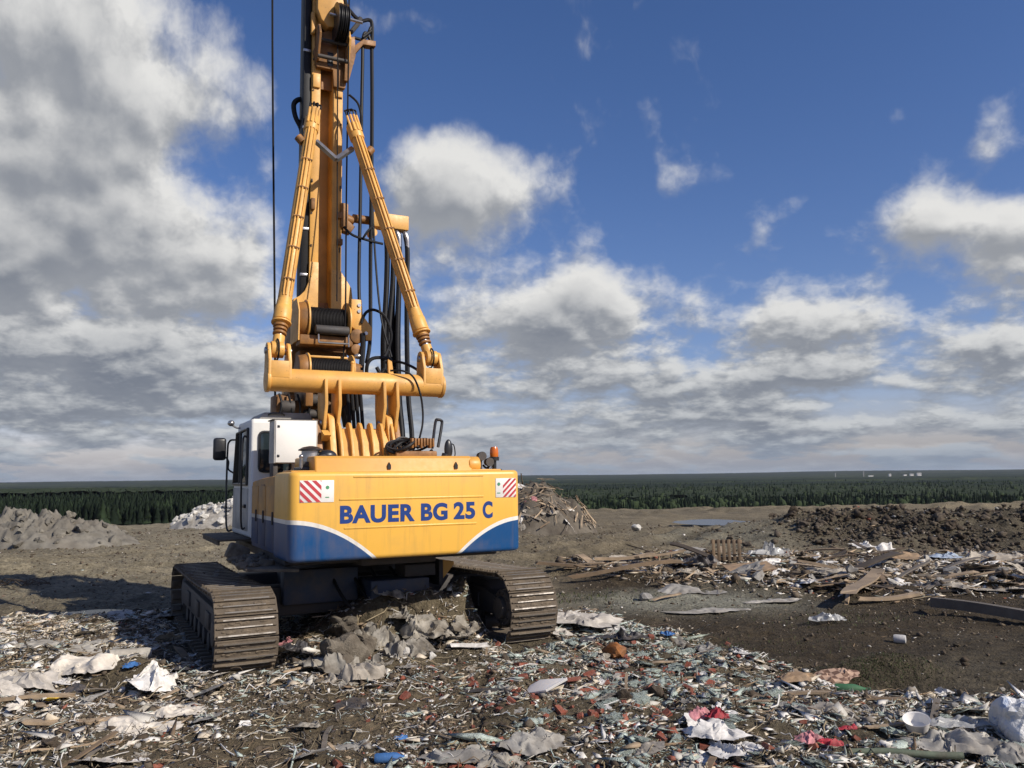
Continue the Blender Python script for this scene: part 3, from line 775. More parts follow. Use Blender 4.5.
b = MB(); b.path([(-.37, .54, 4.35), (.12, .54, 4.35)], .016, smooth=False); b.path([(-.37, .54, 4.35), (-.37, .56, 4.55)], .014, smooth=False); b.path([(.12, .54, 4.30), (.12, .56, 4.55)], .014, smooth=False); b.build('roller_bar', 'steel', w1)
MB().prism([(.62, 4.38), (1.2, 4.38), (1.2, 5.08), (.75, 5.08), (.60, 4.85)], 'x', -.68, -.655, .008).build('winch_side_plate', 'yellow', w1)
w2 = winch((.42, 3.88), .27, .6, -.58, .12, 'auxiliary_winch')
MB().box((-.6, .66, 4.12), (.14, .72, 4.155), .008).build('tie_bar', 'yellow', w2)
b = MB(); b.box((-.62, .3, 3.3), (-.5, 1.1, 3.8), .02); b.box((.14, .3, 3.3), (.24, 1.1, 3.9), .02); b.build('winch_cradle', 'grime_shade', w2)
# motor arm on the right of the main winch
b = MB(); b.prism([(.18, 5.12), (.36, 5.12), (.38, 4.86), (.54, 4.66), (.54, 4.46), (.44, 4.44), (.24, 4.62), (.18, 4.66)], 'y', .62, .74, .02); ma = b.build('motor_bracket', 'yellow', rig)
for x_, z in ((.31, 5.02), (.31, 4.92), (.43, 4.56)):
    b = MB(); b.cyl((x_, .60, z), (x_, .64, z), .03, n=12); b.build('bolt', 'steel', ma, 0)
b = MB(); b.cyl((.28, .6, 4.5), (.28, 1.0, 4.5), .12, n=20, bev=.02); b.cyl((.26, .58, 4.28), (.26, .9, 4.28), .09, n=18, bev=.02); b.build('hydraulic_motor', 'grime_shade', ma)
b = MB(); b.sphere((.28, .56, 4.16), .06, 2, (1.3, 1, .8)); b.build('fitting', 'steel', ma)
# clutter behind the cross tube: frames, blocks and cylinders of the mast kinematics
b = MB(); b.box((-1.02, .55, 3.05), (-.72, 1.0, 3.5), .03); b.box((-.72, .6, 2.6), (-.1, 1.05, 3.42), .03); kin = b.build('kinematic_frame', 'grime_shade', rig)
for (p, q, r_) in (((-.62, .5, 3.42), (-.3, .5, 3.42), .09), ((-.95, .5, 3.3), (-.75, .5, 3.3), .10), ((-.6, .5, 3.2), (-.35, .5, 3.2), .07), ((-.4, .45, 3.05), (-.15, .45, 3.1), .06)):
    MB().cyl(p, q, r_, n=18, bev=.01).build('kinematic_cylinder', 'darksteel', kin)
for k in range(7):
    x_ = -.98+k*.14
    MB().path([(x_, .5, 3.5), (x_+.03, .42, 3.3), (x_+rnd.uniform(-.1, .1), .45, 3.05), (x_, .5, 2.8)], .018).build('hose', 'rubber', kin)
b = MB(); b.prism([(.02, 3.3), (.22, 3.45), (.2, 3.2), (.08, 3.0)], 'y', .4, .7, .02); b.build('valve_block', 'darksteel', kin)
MB().box((-.5, -.1, 2.2), (.55, 1.6, 2.6), .03).build('slew_platform', 'darksteel', rig)

# --- mast head group near the top of the picture
b = MB()
b.prism([(-.33, 14), (-.33, 10.3), (-.26, 10.12), (-.14, 10.0), (-.02, 10.03), (.07, 10.2), (.11, 10.5), (.11, 14)], 'y', 1.08, 1.3, .02)
head = b.build('mast_head', 'yellow', rig)
b = MB(); b.prism([(-.36, 9.6), (-.2, 9.95), (.05, 10.12), (.2, 10.05), (.36, 9.75), (.36, 9.5), (.28, 9.38), (.2, 9.0), (.0, 9.0), (-.02, 9.3), (-.3, 9.3)], 'y', 1.20, 1.3, .01); b.build('head_plate', 'grime_shade', head)  # shadow on the head plate is put into its dark colour
for x_ in (-.30, .22):
    MB().prism([(1.3, 9.35), (1.3, 10.05), (1.05, 10.0), (.95, 9.8), (1.1, 9.4)], 'x', x_-.02, x_+.02, .006).build('side_cheek', 'yellow' if x_ > 0 else 'grime_shade', head)
for zz in (9.45, 9.75): MB().cyl((-.31, 1.1, zz), (.23, 1.1, zz), .035, n=12).build('spacer_pin', 'darksteel', head)
b = MB(); b.prism([(.18, 9.9), (.34, 9.95), (.36, 9.6), (.24, 9.1), (.16, 9.1)], 'y', 1.1, 1.19, .01); b.build('gusset', 'grime_shade', head)
for k, x_ in enumerate((-.02, .05, .12)):
    b = MB(); b.lathe([(.04, -.025), (.33, -.025), (.33, -.018), (.29, 0), (.33, .018), (.33, .025), (.04, .025)], (x_, 1.02, 10.08), 'x', 28); b.build('sheave', 'black', head)
MB().cyl((-.14, 1.0, 10.2), (.42, .9, 10.12), .028, n=10).build('sheave_pin', 'steel', head)
for (a, c) in (((-.35, 1.26, 8.95), (-.22, 1.32, 9.2)), ((.06, 1.26, 8.85), (.17, 1.32, 9.05)), ((-.4, 1.22, 9.9), (-.33, 1.3, 10.3))): MB().box(a, c, .015).build('hinge_ear', 'yellow', head)
MB().box((-.12, 1.185, 9.35), (-.02, 1.198, 9.6), .004).build('inspection_hole', 'black', head)
# arm with the two feed hoses
b = MB(); b.prism([(.3, 9.75), (.5, 9.95), (.73, 9.97), (.73, 9.87), (.5, 9.85), (.34, 9.62)], 'y', 1.12, 1.28, .01); arm = b.build('hose_arm', 'grime_shade', rig)
b = MB(); b.path([(.26, 1.1, 10.0), (.38, 1.1, 10.18), (.44, 1.1, 10.32)], .04, smooth=False); b.build('arm_brace', 'darksteel', arm)
b = MB(); b.path([(.36, 1.2, 9.98), (.5, 1.2, 9.98), (.58, 1.2, 10.05), (.66, 1.2, 10.25)], .028); b.path([(.5, 1.16, 10.0), (.6, 1.16, 10.1), (.66, 1.16, 10.16)], .028); b.build('hose_loop', 'rubber', arm)
def hose(name, pts, r, mat='rubber', n=8): return MB().path(pts, r, n).build(name, mat, rig)
hose('feed_hose', [(.0, 1.2, 12.5), (.1, 1.2, 11.4), (.18, 1.2, 10.65), (.31, 1.2, 10.43), (.47, 1.2, 10.33), (.62, 1.2, 10.38), (.68, 1.2, 10.3), (.68, 1.2, 9.8), (.69, 1.2, 8.9), (.69, 1.2, 7.7), (.68, 1.2, 6.0), (.62, 1.0, 4.6), (.5, .8, 4.1)], .034)
hose('feed_hose', [(.67, 1.2, 9.95), (.58, 1.2, 10.12), (.52, 1.2, 10.0), (.51, 1.2, 9.4), (.50, 1.2, 8.6), (.49, 1.2, 7.0), (.46, 1.15, 5.6), (.44, 1.0, 4.9), (.36, .8, 4.75)], .03)
hose('feed_hose', [(.71, 1.25, 9.6), (.72, 1.25, 8.5), (.71, 1.25, 7.7), (.74, 1.2, 6.4), (.80, 1.0, 5.0), (.9, .7, 4.2)], .018)
hose('loop_hose', [(-.36, 1.7, 8.85), (-.5, 1.6, 8.83), (-.60, 1.6, 8.72), (-.57, 1.6, 8.5), (-.47, 1.6, 8.3), (-.40, 1.6, 8.0)], .045)
hose('loop_hose', [(.22, 1.0, 8.8), (.36, .95, 8.65), (.42, .95, 8.4), (.40, .95, 8.15)], .02)
# ropes
hose('hoist_rope', [(-.99, 1.75, 14.4), (-.985, 1.7, 10.6), (-.87, 1.6, 5.4), (-.82, 1.6, 3.3), (-.8, 1.5, 2.4)], .018, 'rope', 6)
hose('winch_rope', [(.20, 1.0, 14.4), (.20, 1.0, 10.0), (.185, 1.0, 7.0), (.12, .75, 5.3), (.085, .65, 4.6), (.05, .62, 4.05)], .014, 'rope', 6)
hose('winch_rope', [(.03, 1.1, 9.9), (.0, .9, 7), (-.06, .62, 5.06)], .011, 'rope', 6)
# bracket with the hanging hose bundle
b = MB(); b.box((.74, 1.24, 6.60), (1.40, 1.46, 6.86), .012); hbk = b.build('hose_bracket', 'yellow', rig)
b = MB(); b.cyl((.18, 1.35, 6.72), (.42, 1.35, 6.66), .10, .075, 18, bev=.02); b.cyl((.40, 1.35, 6.72), (.78, 1.35, 6.72), .075, n=18); b.box((.16, 1.25, 6.5), (.3, 1.45, 6.95), .03); b.prism([(.2, 6.45), (.34, 6.42), (.42, 6.55), (.24, 6.7)], 'y', 1.26, 1.44, .02); b.build('swivel_arm', 'grime_shade', hbk)
b = MB(); b.cyl((.74, 1.22, 6.48), (.74, 1.4, 6.48), .07, n=16); b.build('swivel_eye', 'yellow', hbk)
for k in range(10):
    x0 = .97+k*.038+(.04 if k == 9 else 0); yb = 1.3+.09*(k % 3)
    xe = x0-.02+rnd.uniform(-.035, .035)
    if k == 9: xe = 1.37
    top = 6.58-(.1 if k % 3 == 0 else 0)
    b = MB(); b.path([(x0, yb, top+.04), (x0+.03, yb-.03, top-.25), (x0+.02, yb-.04, 5.6), (xe-.02, yb-.1, 4.6), (xe, yb-.12, 3.6), (xe+.0, yb-.3, 2.9), (xe-.1, yb-.5, 2.4)], .036 if k % 3 else .044, 8); hs = b.build('hanging_hose', 'rubber', hbk)
    b = MB(); b.path([(x0-.02, yb+.02, top+.1), (x0-.01, yb-.02, top+.06), (x0+.02, yb-.035, top-.04), (x0+.03, yb-.03, top-.2)], .04, 8); b.build('hose_fitting', 'steel', hs)
hose('link_hose', [(.2, 1.2, 6.5), (.34, 1.15, 6.36), (.6, 1.15, 6.3), (.9, 1.2, 6.28)], .022)
hose('link_hose', [(.52, 1.1, 6.32), (.6, 1.1, 6.45), (.72, 1.15, 6.58)], .02)
hose('loop_hose', [(.34, .6, 4.72), (.42, .6, 4.9), (.56, .6, 4.96), (.75, .6, 4.86), (.86, .6, 4.56), (.80, .6, 4.3), (.68, .5, 4.12)], .025)
hose('loop_hose', [(.37, .6, 4.55), (.37, .58, 4.35), (.33, .5, 4.1), (.28, .4, 3.8)], .045)
hose('loop_hose', [(.36, .35, 3.8), (.36, .3, 4.0), (.45, .3, 4.1), (.62, .3, 4.12), (.75, .3, 4.08), (.72, .3, 3.9), (.6, .3, 3.8)], .03)
hose('loop_hose', [(.7, .4, 4.06), (.86, .2, 4.05), (.95, -.1, 3.95), (1.02, -.35, 3.83)], .022)
hose('loop_hose', [(.48, .2, 3.95), (.55, .2, 3.85), (.62, .2, 3.92), (.7, .2, 3.8), (.6, .2, 3.7)], .03)
hose('cable', [(.46, -.55, 3.80), (.62, -.66, 3.79), (.78, -.68, 3.70), (.89, -.68, 3.45), (.93, -.68, 3.2), (.90, -.75, 2.98), (.8, -.9, 2.78), (.68, -1.1, 2.62)], .016)
for k, x_ in enumerate((.03, .1, .17, .24)):
    hose('riser_hose', [(x_, .3, 3.6), (x_+.02, .25, 3.2), (x_+.03, .2, 2.8), (x_, .1, 2.5)], .03)
# coil of hoses on the deck
b = MB(); b.box((.28, -1.35, 2.44), (.9, -.85, 2.56), .02); hc = b.build('deck_box', 'grime_shade', rig)
for k in range(13):
    cx, cy, cz = rnd.uniform(.4, .78), rnd.uniform(-1.3, -.95), rnd.uniform(2.58, 2.66); rx, rz = rnd.uniform(.1, .24), rnd.uniform(.05, .13); ph = rnd.random()*6; tl_ = rnd.uniform(-.5, .5)
    pts = [(cx+rx*math.cos(a), cy+.16*math.sin(a)+tl_*rz*math.sin(a), cz+rz*math.sin(a+ph*.2)) for a in [2*math.pi*q/12 for q in range(12)]]
    MB().path(pts, rnd.choice([.014, .018, .022]), 6, 3).build('coiled_hose', rnd.choice(['rubber', 'rubber', 'darksteel']), hc)
b = MB()
for k in range(8): b.box((.5+k*.045, -1.38, 2.6+.02*(k % 3)), (.53+k*.045, -1.3, 2.74), .006)
b.build('valve_bank', 'grime_shade', hc)
b = MB(); b.path([(.84, -1.3, 2.6), (.93, -1.2, 2.98), (.97, -1.2, 3.02), (1.02, -1.2, 3.01), (1.03, -1.2, 2.95), (.95, -1.25, 2.62)], .022); b.build('handrail', 'black', rig)
# dark oval mirror and cable on the right
b = MB(); b.sphere((.80, -2.0, 2.56), .11, 3, (.55, .35, 1.25)); b.cyl((.74, -2.0, 2.43), (.76, -2.0, 2.5), .05, n=14); rm = b.build('right_mirror', 'black', rig)
hose('cable', [(.84, -1.95, 2.64), (.90, -1.95, 2.62), (.92, -1.95, 2.5), (.9, -1.95, 2.44)], .008)
# beacon and two work lamps on the right corner
b = MB(); b.box((1.12, -2.35, 2.262), (1.44, -2.15, 2.285), .004); bb_ = b.build('beacon_mount', 'darksteel', rig)
b = MB(); b.cyl((1.37, -2.25, 2.28), (1.37, -2.25, 2.42), .03, n=12); b.cyl((1.37, -2.25, 2.40), (1.37, -2.25, 2.45), .068, n=20); b.build('beacon_base', 'black', bb_)
b = MB(); b.lathe([(.056, 2.45), (.060, 2.49), (.057, 2.55), (.044, 2.585), (.0, 2.592)], (1.37, -2.25, 0)); b.build('beacon_lens', 'orange', bb_)
for x_, z_ in ((1.17, 2.46), (1.28, 2.38)):
    b = MB(); b.cyl((x_, -2.25, 2.28), (x_, -2.25, z_-.03), .016, n=8); b.lathe([(.02, -2.2), (.05, -2.21), (.062, -2.29), (.06, -2.31), (0, -2.31)], (x_, 0, z_), 'y', 18); b.build('work_lamp', 'darksteel', bb_)
b = MB(); b.path([(1.2, -2.25, 2.34), (1.26, -2.25, 2.30), (1.33, -2.25, 2.36)], .014); b.build('lamp_cable', 'rubber', bb_)
b = MB(); b.path([(1.42, -2.0, 2.25), (1.45, -2.0, 2.32), (1.47, -2.0, 2.33)], .006, 5); b.build('wire_stub', 'black', rig)
# ------------------------------------------------------------------ light: sun behind the camera on the right
SUN = Vector((.857, -.515, 0)).normalized()*math.cos(R(35))+Vector((0, 0, math.sin(R(35))))
sd = bpy.data.lights.new('sun', 'SUN'); sd.energy = 4.7; sd.angle = R(.53); sd.color = (1, .93, .83)
so = bpy.data.objects.new('sun', sd); col.objects.link(so); so.rotation_euler = SUN.to_track_quat('Z', 'Y').to_euler()
so.location = (30, -20, 40)

w = bpy.data.worlds.new('World'); sc.world = w; w.use_nodes = True; w.cycles.sampling_method = 'MANUAL'; w.cycles.sample_map_resolution = 256
nt = w.node_tree; nt.nodes.clear()
out = N(nt, 'ShaderNodeOutputWorld')
sky = N(nt, 'ShaderNodeTexSky', sky_type='NISHITA'); sky.sun_disc = False
sky.sun_elevation = R(35); sky.sun_rotation = math.atan2(.857, -.515); sky.air_density = 1.0; sky.dust_density = .5; sky.ozone_density = 4.0; sky.altitude = 100
bgs = N(nt, 'ShaderNodeBackground'); bgs.inputs['Strength'].default_value = .09
sat = N(nt, 'ShaderNodeHueSaturation'); sat.inputs['Saturation'].default_value = 1.18; nt.links.new(sky.outputs[0], sat.inputs['Color']); nt.links.new(mixc(nt, 1.0, sat.outputs[0], (1.27, .99, 1.10), 'MULTIPLY'), bgs.inputs['Color'])
tc = N(nt, 'ShaderNodeTexCoord'); sx = N(nt, 'ShaderNodeSeparateXYZ'); nt.links.new(tc.outputs['Generated'], sx.inputs[0])
az0 = math_(nt, 'ARCTAN2', sx.outputs[0], sx.outputs[1])
el0 = math_(nt, 'ARCSINE', sx.outputs[2])
# cloud banks by compass bearing and height above the horizon (degrees): az, el, half widths, weight
BANKS = [(-32, 22, 15.5, 9, .66), (-24, 27, 6, 5, .22), (-32, 13.5, 14, 4.5, .50), (-20, 12.5, 5, 2.6, .36), (-29, 8.4, 10, 2.4, .40), (-14.5, 20, 2.0, 7, -.20), (-14, 13, 2.5, 3, -.10),
         (-2.6, 20.0, 6.2, 3.1, .74), (2.8, 11.4, 7.0, 2.6, .80), (14.6, 16.8, 2.8, 2.4, .15), (11.4, 20.8, 1.4, 2.0, .13), (12.3, 11.8, 2.2, 1.5, .34),
         (25.6, 21.5, 2.2, 1.4, .22), (29.0, 19.0, 3.8, 1.2, .23), (29.0, 15.2, 4.6, 1.8, .60), (33, 12.8, 3, 2.0, .40), (19.5, 9.9, 5.4, 1.7, .52),
         (31, 7.6, 4, 1.3, .40), (22, 6.4, 6, 1.0, .26), (-8, 30, 4, 1.6, .27), (-45, 20, 12, 20, .3), (60, 18, 14, 6, .4), (100, 25, 20, 9, .4), (-90, 25, 25, 12, .4), (160, 22, 25, 9, .35)]
def coords(az, el):
    g = math_(nt, 'MULTIPLY', math_(nt, 'LOGARITHM', math_(nt, 'ADD', math_(nt, 'MAXIMUM', el, -.02), .085), math.e), 2.6)
    cv = N(nt, 'ShaderNodeCombineXYZ'); nt.links.new(math_(nt, 'MULTIPLY', az, 6.0), cv.inputs[0]); nt.links.new(g, cv.inputs[1]); cv.inputs[2].default_value = 4.3
    return cv.outputs[0]
def tex(vec, scale, detail, rough, dist=0):
    n = N(nt, 'ShaderNodeTexNoise'); setin(n, Scale=scale, Detail=detail, Roughness=rough, Distortion=dist); nt.links.new(vec, n.inputs['Vector'])
    return math_(nt, 'SUBTRACT', n.outputs['Fac'], .5)
def field(az, el, det):
    cv = coords(az, el)
    tot = math_(nt, 'MULTIPLY', tex(cv, 1.5, 2, .5), 1.25)
    for (a, e, sa, se, wt) in BANKS:
        u = math_(nt, 'MULTIPLY_ADD', az, 1/R(sa), -a/sa); v = math_(nt, 'MULTIPLY_ADD', el, 1/R(se), -e/se)
        q = math_(nt, 'MULTIPLY_ADD', v, v, math_(nt, 'MULTIPLY', u, u))
        tot = math_(nt, 'MULTIPLY_ADD', math_(nt, 'POWER', .36788, q), wt, tot)
    mr = N(nt, 'ShaderNodeMapRange', interpolation_type='SMOOTHSTEP'); mr.inputs['From Min'].default_value = R(11.5); mr.inputs['From Max'].default_value = R(6.0); mr.inputs['To Min'].default_value = -.15; mr.inputs['To Max'].default_value = .20
    nt.links.new(el, mr.inputs['Value'])
    m2 = N(nt, 'ShaderNodeMapRange', interpolation_type='SMOOTHSTEP'); m2.inputs['From Min'].default_value = R(13); m2.inputs['From Max'].default_value = R(21); m2.inputs['To Min'].default_value = 0; m2.inputs['To Max'].default_value = -.12
    nt.links.new(el, m2.inputs['Value'])
    base = math_(nt, 'ADD', math_(nt, 'ADD', tot, mr.outputs[0]), m2.outputs[0])
    # billowing detail, calmer inside the great masses
    calm = N(nt, 'ShaderNodeMapRange', interpolation_type='SMOOTHSTEP'); nt.links.new(base, calm.inputs['Value'])
    for k, x in (('From Min', .15), ('From Max', .60), ('To Min', 1.0), ('To Max', .50)): calm.inputs[k].default_value = x
    lm = N(nt, 'ShaderNodeMapRange', interpolation_type='SMOOTHSTEP'); nt.links.new(el, lm.inputs['Value'])
    for k, x in (('From Min', R(14)), ('From Max', R(8.5)), ('To Min', 0.0), ('To Max', 1.0)): lm.inputs[k].default_value = x
    amp = math_(nt, 'MULTIPLY_ADD', math_(nt, 'SUBTRACT', 1.45, calm.outputs[0]), lm.outputs[0], calm.outputs[0])
    return base, math_(nt, 'MULTIPLY', amp, math_(nt, 'ADD', math_(nt, 'MULTIPLY', tex(cv, 4.2, 3, .5, .3), .36), math_(nt, 'MULTIPLY', tex(cv, 13.0, det, .60, .4), .20)))
S0, f0 = field(az0, el0, 7)
# density a little way towards the sun and up: what stands in the way of the light
dz = math_(nt, 'MULTIPLY_ADD', el0, .055, .0065)
S1, f1 = field(math_(nt, 'MULTIPLY_ADD', dz, .5, az0), math_(nt, 'ADD', el0, dz), 3)
def mrange(v, a, b_, c=0, d=1):
    m_ = N(nt, 'ShaderNodeMapRange', interpolation_type='SMOOTHSTEP'); nt.links.new(v, m_.inputs['Value'])
    for k, x in (('From Min', a), ('From Max', b_), ('To Min', c), ('To Max', d)): m_.inputs[k].default_value = x
    return m_.outputs[0]
D0 = math_(nt, 'ADD', S0, f0); D1 = math_(nt, 'ADD', S1, f1)
alpha = mrange(D0, -.10, .32)
lit = mrange(math_(nt, 'SUBTRACT', D0, D1), -.15, .30)
thick = mrange(D0, .08, .80)
low = mrange(el0, R(1.5), R(14))
lit2 = math_(nt, 'MULTIPLY_ADD', math_(nt, 'SUBTRACT', 1, thick), .22, math_(nt, 'MULTIPLY', lit, math_(nt, 'SUBTRACT', 1.05, math_(nt, 'MULTIPLY', thick, .42))))
gcol = mixc(nt, low, (.15, .175, .225), (.205, .225, .265))
hcol = mixc(nt, low, (.52, .54, .56), (.72, .715, .70))
ccol = mixc(nt, lit2, gcol, hcol)
# the far haze band just above the horizon
hz = mrange(el0, R(0), R(3.4), 1, 0)
ccol = mixc(nt, math_(nt, 'MULTIPLY', hz, .85), ccol, (.25, .30, .385))
alpha = math_(nt, 'MAXIMUM', alpha, math_(nt, 'MULTIPLY', hz, .9))
bgc = N(nt, 'ShaderNodeBackground'); bgc.inputs['Strength'].default_value = 1.0; nt.links.new(ccol, bgc.inputs['Color'])
mx = N(nt, 'ShaderNodeMixShader'); nt.links.new(alpha, mx.inputs[0]); nt.links.new(bgs.outputs[0], mx.inputs[1]); nt.links.new(bgc.outputs[0], mx.inputs[2])
nt.links.new(mx.outputs[0], out.inputs['Surface'])

vs = sc.view_settings
vs.view_transform = 'Standard'; vs.look = 'None'; vs.exposure = .10; vs.gamma = 1; vs.use_curve_mapping = False
sc.display_settings.display_device = 'sRGB'
sc.render.engine = 'CYCLES'; sc.cycles.use_denoising = True; sc.cycles.max_bounces = 5; sc.cycles.diffuse_bounces = 2; sc.cycles.volume_bounces = 0
sc.cycles.use_adaptive_sampling = True; sc.cycles.adaptive_threshold = .015

# ------------------------------------------------------------------ ground
def grow(a, b_, q):
    o = [a]
    while o[-1] < b_: o.append(o[-1]*q)
    return o[:-1]
rr = np.array(grow(1.2, 5, 1.06)+grow(5, 30, 1.0046)+grow(30, 85, 1.010)+grow(85, 16000, 1.04)+[16000])
aa = np.radians(np.concatenate([np.linspace(-180, -43, 50, endpoint=False), np.linspace(-43, 43, 480, endpoint=False), np.linspace(43, 180, 50, endpoint=False)]))
RG, AG = np.meshgrid(rr, aa, indexing='ij'); XG, YG = RG*np.sin(AG), RG*np.cos(AG)
ZG = terrain(XG.ravel(), YG.ravel()).reshape(XG.shape)
nr, na = XG.shape
V = np.stack([XG, YG, ZG], -1).reshape(-1, 3)
V = np.vstack([V, [[0, 0, H(0.01, 0.01)]]])
i, j = np.meshgrid(np.arange(nr-1), np.arange(na), indexing='ij'); j2 = (j+1) % na
Fq = np.stack([i*na+j, i*na+j2, (i+1)*na+j2, (i+1)*na+j], -1).reshape(-1, 4)
# close the hole under the camera with quads that share the centre vertex
cidx = len(V)-1
cen = np.array([[cidx, (k+1) % na, k, k] for k in range(0)]).reshape(-1, 4)
m, nt, b = nmat('soil')
at_ = N(nt, 'ShaderNodeAttribute', attribute_name='soil')
tc = N(nt, 'ShaderNodeTexCoord')
n1 = noise(nt, 1.1, 8, .65); n2 = noise(nt, 11, 6, .7); n3 = noise(nt, 55, 5, .7)
vor = N(nt, 'ShaderNodeTexVoronoi'); setin(vor, Scale=26.0); nt.links.new(tc.outputs['Object'], vor.inputs['Vector'])
k1 = ramp(nt, n1.outputs['Fac'], [(.3, (.66, .65, .63)), (.7, (1.30, 1.29, 1.27))]).outputs['Color']
k2 = ramp(nt, n2.outputs['Fac'], [(.3, (.50, .49, .47)), (.72, (1.45, 1.45, 1.45))]).outputs['Color']
cc = mixc(nt, 1.0, at_.outputs['Color'], k1, 'MULTIPLY'); cc = mixc(nt, 1.0, cc, k2, 'MULTIPLY')
pb = ramp(nt, n3.outputs['Fac'], [(.62, (0, 0, 0)), (.72, (1, 1, 1))]).outputs['Color']
cc = mixc(nt, math_(nt, 'MULTIPLY', pb, .35), cc, (.26, .235, .20))
nt.links.new(cc, b.inputs['Base Color']); b.inputs['Roughness'].default_value = .95; b.inputs['Specular IOR Level'].default_value = .25
h = math_(nt, 'ADD', math_(nt, 'MULTIPLY', n2.outputs['Fac'], 1.0), math_(nt, 'MULTIPLY', n3.outputs['Fac'], .5)); h = math_(nt, 'ADD', h, math_(nt, 'MULTIPLY', vor.outputs['Distance'], .35))
bump(nt, b, h, .9, .06)
MAT['soil'] = m
ground = raw('ground', V, Fq, ['soil'], True)
tag(ground, 'brown trampled soil plateau of the landfill', kind='structure')
def soilcol(x, y):
    r = np.hypot(x, y)
    c = np.tile(np.array([.135, .112, .084]), (len(x), 1))
    def mixin(mask, colr):
        nonlocal c
        mask = np.clip(mask, 0, 1)[:, None]; c = c*(1-mask)+np.array(colr)*mask
    nz = fbm(x*.25, y*.25, 4, 51)
    mixin(sstep(-2, -7, x)*sstep(14, 17, y), (.178, .153, .118))
    mixin(sstep(.05, .35, nz)*.5, (.10, .082, .060))
    # darker moist soil on the right foreground
    mixin(sstep(.4, 1.6, x)*sstep(19, 16.5, y+nz*1.5), (.043, .032, .021))
    bx = np.interp(x, [p[0] for p in BANK], [p[1] for p in BANK]); s = y-bx
    mixin(sstep(8.0, 10.5, x+nz*2)*sstep(-3.8, -1.8, s)*sstep(8, 3, s), (.062, .052, .040))
    mixin(sstep(.0, .4, fbm(x*1.2, y*.7, 4, 57))*sstep(8, 10, x)*sstep(-3.8, -1.8, s)*sstep(4, 2, s)*.6, (.115, .098, .075))
    mixin(sstep(4.0, 5.5, x)*sstep(9.5, 7.5, x+nz)*sstep(-4, -2, s)*sstep(5, 2, s)*.8, (.15, .138, .115))
    mixin(carpet_mask(x, y)*.85, (.082, .066, .047))
    mixin(sstep(1.9, .5, np.abs(x+1.7)+fbm(x*.9, y*.9, 3, 52))*sstep(9.6, 8.6, y)*.8, (.10, .078, .055))
    mixin(np.exp(-((x-2.9)/1.9)**2-((y-14.6)/1.1)**2)*1.2+.2*nz, (.19, .185, .165))
    for k, p in enumerate(RUTS):
        d, t = seg_dist(x, y, p); mixin(np.exp(-(d/.5)**2)*.75*(r < 70), (.070, .058, .043))
    mixin(sstep(62, 68, r)*.6, (.17, .14, .10))
    mixin(sstep(85, 120, r), (.010, .014, .008))
    mixin(sstep(900, 1500, r), (.018, .026, .014))
    return c*np.array([1.34, 1.35, 1.20])
C = soilcol(V[:, 0], V[:, 1])
ca = ground.data.color_attributes.new('soil', 'FLOAT_COLOR', 'POINT'); ca.data.foreach_set('color', np.hstack([C, np.ones((len(C), 1))]).astype(np.float32).ravel())

def puddle(cx, cy, sx_, sy_, seed, z):
    n = 64; vs_ = [(cx, cy, z)]
    for k in range(n):
        a = 2*math.pi*k/n; q = 1+.35*float(fbm(np.array([math.cos(a)*1.3+seed]), np.array([math.sin(a)*1.3]), 4, 3)[0])
        vs_.append((cx+sx_*q*math.cos(a), cy+sy_*q*math.sin(a), z))
    b = MB(); t = [b.bm.verts.new(v) for v in vs_[1:]]; b.bm.faces.new(t)
    return tag(b.build('puddle', 'water', None, 0), kind='structure')
m, nt, b = nmat('puddle_water'); b.inputs['Base Color'].default_value = (.07, .068, .06, 1); b.inputs['Roughness'].default_value = .25; n1 = noise(nt, 5, 3); bump(nt, b, n1.outputs['Fac'], .05, .01)
MAT['water'] = m
puddle(11.0, 46.0, 2.0, 3.3, 2, -.405)['label'] = 'shallow puddle on the track across the plateau'
puddle(-7.25, 14.5, .66, .36, 5, -.038)['label'] = 'small grey puddle beside the left crawler track'

# ------------------------------------------------------------------ forest below the plateau
def treemat(name, c):
    m, nt, b = nmat(name)
    n1 = noise(nt, .035, 4, .6); n2 = noise(nt, .7, 4, .7)
    k = mixc(nt, n1.outputs['Fac'], tuple(v*.55 for v in c), tuple(v*1.35 for v in c))
    k = mixc(nt, 1.0, k, ramp(nt, n2.outputs['Fac'], [(.3, (.5, .5, .5)), (.7, (1.4, 1.4, 1.35))]).outputs['Color'], 'MULTIPLY')
    nt.links.new(k, b.inputs['Base Color']); b.inputs['Roughness'].default_value = .9; b.inputs['Specular IOR Level'].default_value = .15
    return m
MAT['shaded_spruce'] = treemat('shaded_spruce_green', (.011, .019, .010)); MAT['pine'] = treemat('pine_green', (.025, .040, .019)); MAT['birch'] = treemat('birch_green', (.034, .050, .021))  # spruce colour darkened to carry the cloud shadow on the left belt
g_ = np.random.default_rng(5)
NT = 48000
az = R(1)*g_.uniform(-44, 44, NT); rad = np.where(az < R(-8), 425+np.abs(g_.normal(0, 1, NT))*330, 590+np.abs(g_.normal(0, 1, NT))*800)
tx_, ty_ = rad*np.sin(az), rad*np.cos(az); tz_ = terrain(tx_, ty_)
hgt = g_.normal(10.5, 2.6, NT).clip(5, 17); wid = hgt*g_.uniform(.11, .19, NT); kind_ = g_.choice(3, NT, p=[.48, .34, .18])
kind_ = np.where((az < R(-8)), np.where(kind_ == 2, 0, kind_*(g_.random(NT) < .4)), kind_).astype(int)  # left belt mostly darkest spruce: cloud shadow painted in as foliage colour
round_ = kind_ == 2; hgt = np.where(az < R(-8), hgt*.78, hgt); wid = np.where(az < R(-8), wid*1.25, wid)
hgt = np.where(round_, hgt*.85, hgt); wid = np.where(round_, wid*1.7, wid)
